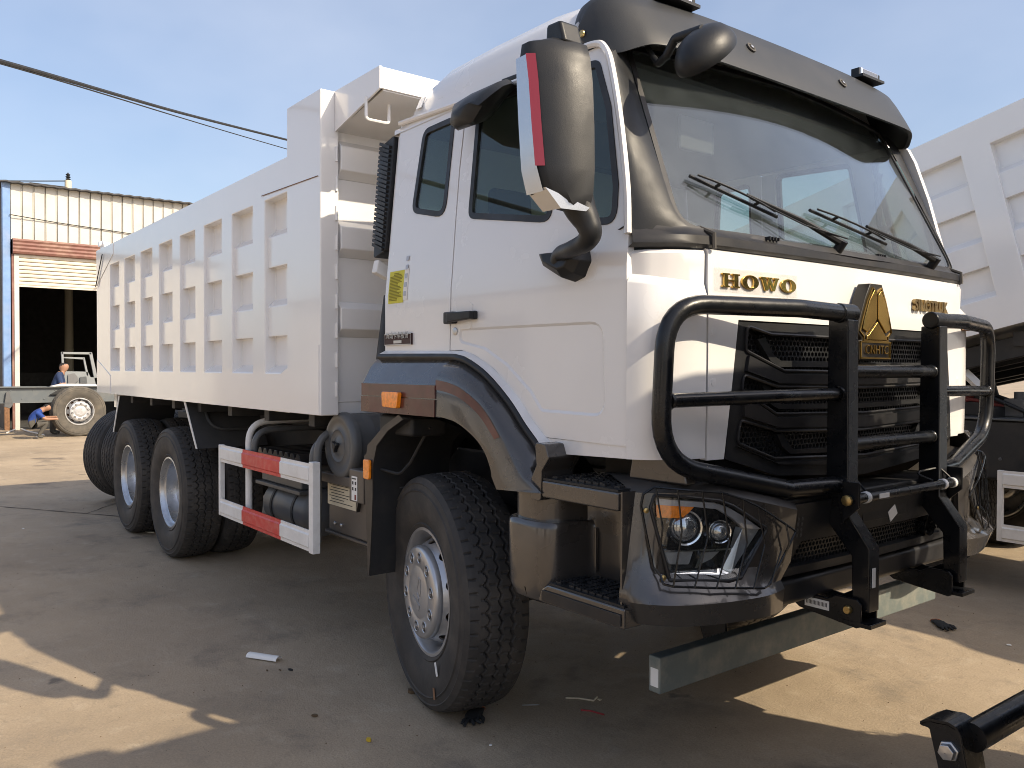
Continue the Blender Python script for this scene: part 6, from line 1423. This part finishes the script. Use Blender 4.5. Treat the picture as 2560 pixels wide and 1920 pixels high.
# ---- loose new tyres standing behind the rear wheels
ax_ = Vector((.93, .37, 0)).normalized(); c0 = P(283, 978, 'z', .545)
names_ = ['leftmost of the loose black tyres standing behind the rear wheels', 'second loose tyre from the left in the standing row', 'third loose tyre from the left, beside the taped one', 'loose tyre with a white and pink tape band nearest the rear wheel']
for k in range(4):
    o = bpy.data.objects.new('loose_tyre', TYRE_RIB); link(o); o.location = c0+ax_*(.335*k)+Vector((0, 0, .0)); o.rotation_euler = (0, 0, atan2(ax_.y, ax_.x)-pi/2)
    tag(o, names_[k], 'tyre', 'loose tyres behind the truck')
    if k in (1, 3):
        b = B(); rw = [[(r_*cos(a), y_, r_*sin(a)) for y_ in (.06, .115)] for r_, a in [(.549, pi+.9-2.0*i/14) for i in range(15)]]
        if k == 1: b.loft(rw); b.obj('tape_band', 'tape_pink', o) if 'tape_pink' in M else (mat('tape_pink', (.62, .50, .58), rough=.6, var=.25, vscale=30), b.obj('tape_band', 'tape_pink', o))
# ---- overhead cable and pole
def cable(pts, r_, label):
    b = B(); b.tube(catmull(pts, 8), r_, 6); return tag(b.obj('overhead_cable', 'dark_chassis'), label, 'cable')
xs_ = [-9.0, -10.6, -12.4, -14.6, -17.5, -21]
def long_cable(px, r_, label):
    q = [P(x, y, 'x', X) for (x, y), X in zip(px, xs_)]; d0 = (q[0]-q[1]).normalized(); d1 = (q[-1]-q[-2]).normalized()
    q = [q[0]+d0*16, q[0]+d0*9, q[0]+d0*4]+q+[q[-1]+d1*5, q[-1]+d1*11]; cable(q, r_, label); return q
q1 = long_cable([(-60, 115), (100, 160), (240, 201), (380, 241), (520, 277), (700, 322)], .030, 'thick black bundled cable sagging across the sky')
long_cable([(-60, 120), (100, 166), (240, 208), (380, 251), (520, 293), (700, 345)], .012, 'thin wire running just below the bundled cable')
for e_, lab_ in ((q1[0], 'cable pole beyond the left edge of the view carrying the bundled cable'), (q1[-1], 'cable pole hidden behind the ribbed body carrying the far end of the bundled cable')):
    cp = tag(empty('cable_pole', (e_.x, e_.y, 0)), lab_, 'utility pole'); b = B(); b.cyl((0, 0, 0), (0, 0, e_.z+.5), .15, 14, r2=.10); b.obj('pole_shaft', 'label_cream', cp)
    b = B(); b.span((-.05, -.6, e_.z-.06), (.05, .6, e_.z+.04)); b.obj('cross_arm', 'dark_chassis', cp)
cable([P(x, y, 'x', -30) for (x, y) in [(-40, 390), (60, 391), (140, 391)]], .02, 'thin wire running to the insulator pole behind the workshop')
pt = P(147, 384, 'x', -30)
po = tag(empty('utility_pole', (-30, pt.y, 0)), 'concrete utility pole with insulator showing above the workshop roof', 'utility pole')
b = B(); b.cyl((0, 0, 0), (0, 0, pt.z-.1), .16, 16, r2=.11); b.obj('pole_shaft', 'label_cream', po)
b = B(); b.lathe([(.03, 0), (.09, .05), (.04, .08), (.09, .13), (.04, .16), (.08, .21), (.03, .25), (.001, .30)], (0, 0, pt.z-.1), (0, 0, 1), 14); b.f = [f[::-1] for f in b.f]; b.obj('insulator', 'dark_chassis', po)
b = B(); b.tube([(-.0, -1.2, pt.z-.35), (0, .1, pt.z-.35)], .03, 6); b.obj('cross_arm', 'dark_chassis', po)

# ================================================================== unseen shed added so the glossy body side has something to reflect
mat('shed_white', (.70, .69, .66), rough=.6, var=.05, dirt=(.4, .35, .3), dirt_amt=.3, dscale=.6)
opp = tag(empty('added_shed', (-16, -21, 0)), 'long white shed added out of view for the dump body to reflect', 'building')
b = B(); b.span((-32, -6, 0), (34, -.2, 5.6)); b.obj('shed_core', 'inside_wall', opp)
for k in range(22):
    x = -32+k*3.0; door_ = k % 5 == 2  # dark gaps left in the added wall to vary its reflection
    b = B(); b.span((x+.02, -.2, 3.9 if door_ else .02), (x+2.98, -.12, 5.6)); b.obj('wall_panel', 'shed_white' if k % 3 else 'clad_cream', opp)
b = B(); b.span((-32.4, -6.4, 5.6), (34.4, .25, 5.8)); b.obj('shed_roof', 'roof_dark', opp)
# ================================================================== LITTER ON THE YARD
mat('glove_dark', (.018, .02, .022), rough=.9, var=.3, vscale=60); mat('glove_cuff', (.35, .12, .05), rough=.9); mat('leaf_brown', (.11, .07, .035), rough=.9); mat('wire_red', (.35, .03, .03), rough=.6); mat('leaf_yellow', (.55, .38, .03), rough=.8)
def gl(x, y): p = P(x, y, 'z', 0); return Vector((p.x, p.y, 0))
# curled strip of paper
c = gl(570, 1424); d_ = (gl(600, 1428)-gl(540, 1419)).normalized(); n_ = Vector((-d_.y, d_.x, 0))
b = B(); ln = (gl(602, 1429)-gl(538, 1419)).length
rw = [[c+d_*(ln*(t-.5))+n_*(.028*cos(a))+Vector((0, 0, .008+.020*max(0, sin(a)))) for a in [pi*i/8 for i in range(9)]] for t in (0, .25, .5, .75, 1)]
b.loft(rw); b.obj('curled_paper', 'paper_white'); tag(bpy.data.objects['curled_paper'], 'curled strip of white paper lying on the shaded concrete', 'paper')
def glove(loc, rz, label, s=1.0):
    g = B(); rows_ = []
    for x, w_, h in ((-.10, .036, .012), (-.075, .04, .022), (-.03, .043, .03), (.01, .045, .028), (.045, .036, .02)):
        rows_.append([Vector((x, w_*cos(a), .004+max(0, h*(.5+.6*sin(a)))+.006*sin(3*a+x*60))) for a in [2*pi*i/14 for i in range(14)]])
    g.loft(rows_, close=True, caps=True)
    o = g.obj('work_glove', 'glove_dark', angle=60); o.location = loc; o.rotation_euler = (0, 0, rz); o.scale = (s*1.1, s*.9, s*.75)
    for k, (y, a, ln) in enumerate(((-.026, -.10, .05), (-.009, -.02, .07), (.010, .30, .055), (.028, .62, .045))):
        f_ = B(); p0 = Vector((.04, y, .014)); p1 = p0+Vector((ln*.55*cos(a), ln*.55*sin(a), .014)); p2 = p0+Vector((ln*cos(a*1.6), ln*sin(a*1.6), .002))
        f_.tube([p0, p1, p2], [.011, .011, .008], 8); f_.obj('glove_finger', 'glove_dark', o, angle=60)
    f_ = B(); f_.tube([Vector((-.01, .035, .016)), Vector((.025, .065, .02)), Vector((.05, .07, .012))], [.012, .011, .008], 8); f_.obj('glove_thumb', 'glove_dark', o, angle=60)
    f_ = B(); f_.tube([Vector((-.101, .036*cos(a), .010+.014*max(-.4, sin(a)))) for a in [2*pi*i/12 for i in range(12)]], .004, 6, closed=True); f_.obj('glove_cuff', 'glove_cuff', o)
    return tag(o, label, 'glove', 'dropped work gloves')
glove(gl(1022, 1552), radians(-50), 'dark work glove with orange cuff lying just in front of the front tyre', .92)
glove(gl(2035, 1354), radians(-45), 'dark crumpled work glove on the shaded concrete right of the bull bar', .95)
def scrap(name, x, y, size, m, label, cat, rz=0, h=.004, n=6, seed=0):
    random.seed(seed+int(x)); b = B(); c = gl(x, y)
    pts = [Vector((size[0]*cos(2*pi*i/n)*random.uniform(.6, 1), size[1]*sin(2*pi*i/n)*random.uniform(.6, 1), .003)) for i in range(n)]
    b.prism(pts, (0, 0, h)); o = b.obj(name, m); o.location = c; o.rotation_euler = (0, 0, rz); return tag(o, label, cat)
scrap('leaf_scrap', 797, 1602, (.014, .012), 'leaf_yellow', 'small yellow scrap on the concrete at the bottom centre', 'litter', h=.012)
scrap('leaf_scrap', 627, 1449, (.02, .008), 'glove_dark', 'small dark curled scrap just right below the curled paper', 'litter', .4, .008)
scrap('leaf_scrap', 605, 1449, (.014, .005), 'leaf_brown', 'tiny brown scrap below the curled paper', 'litter', .2)
scrap('leaf_scrap', 577, 1450, (.012, .005), 'leaf_brown', 'tiny orange scrap below the left end of the curled paper', 'litter', -.1)
scrap('leaf_scrap', 680, 1548, (.018, .014), 'leaf_brown', 'dark stain-like leaf left of the yellow scrap', 'litter', .7, .006, 9)
scrap('paper_scrap', 905, 1398, (.014, .006), 'label_cream', 'small cream scrap left of the front tyre', 'litter', .5)
scrap('paper_scrap', 50, 1143, (.02, .014), 'paper_white', 'white fleck on the concrete near the left edge', 'litter')
scrap('paper_scrap', 325, 1150, (.07, .04), 'label_cream', 'flat pale card under the rear tyres', 'litter', .4, .004, 5)
scrap('paper_scrap', 1060, 1612, (.010, .008), 'paper_white', 'tiny white fleck at the bottom below the front tyre', 'litter')
scrap('paper_scrap', 1295, 1513, (.016, .012), 'label_cream', 'small pale scrap right of the fine twig', 'litter')
scrap('paper_scrap', 2180, 1395, (.02, .014), 'paper_white', 'white fleck near the right edge of the yard', 'litter')
scrap('leaf_scrap', 890, 1497, (.03, .02), 'leaf_brown', 'dry brown leaf cluster at the left foot of the front tyre', 'litter', .4, .014, 9)
scrap('leaf_scrap', 1150, 1525, (.05, .004), 'nut_steel', 'thin steel nail lying in front of the dump truck', 'litter', 1.0)
b = B(); b.tube([gl(1222, 1510)+Vector((0, 0, .006)), gl(1250, 1512)+Vector((0, 0, .008)), gl(1282, 1516)+Vector((0, 0, .006)), gl(1290, 1510)+Vector((0, 0, .01))], .004, 6); tag(b.obj('twig', 'label_cream'), 'fine pale twig in front of the front tyre', 'litter')
b = B(); b.tube([gl(1255, 1536)+Vector((0, 0, .005)), gl(1275, 1538)+Vector((0, 0, .006)), gl(1305, 1546)+Vector((0, 0, .005))], .004, 6); tag(b.obj('red_wire', 'wire_red'), 'short piece of red wire on the concrete', 'litter')
random.seed(11)
b = B()
for k in range(1500):
    x, y = random.uniform(-8, 2.4), random.uniform(-3.2, 2.6); r_ = random.choice((.0015, .002, .002, .003, .003, .005)); a = random.uniform(0, pi)
    b.add([(x+r_*cos(a), y+r_*sin(a), 0), (x+r_*cos(a+2.1), y+r_*sin(a+2.1), 0), (x+r_*cos(a+4.2), y+r_*sin(a+4.2), 0), (x, y, r_*.9)], [(0, 1, 3), (1, 2, 3), (2, 0, 3)])
tag(b.obj('grit', 'leaf_brown'), 'fine dark grit scattered over the concrete yard', 'grit', kind='stuff')
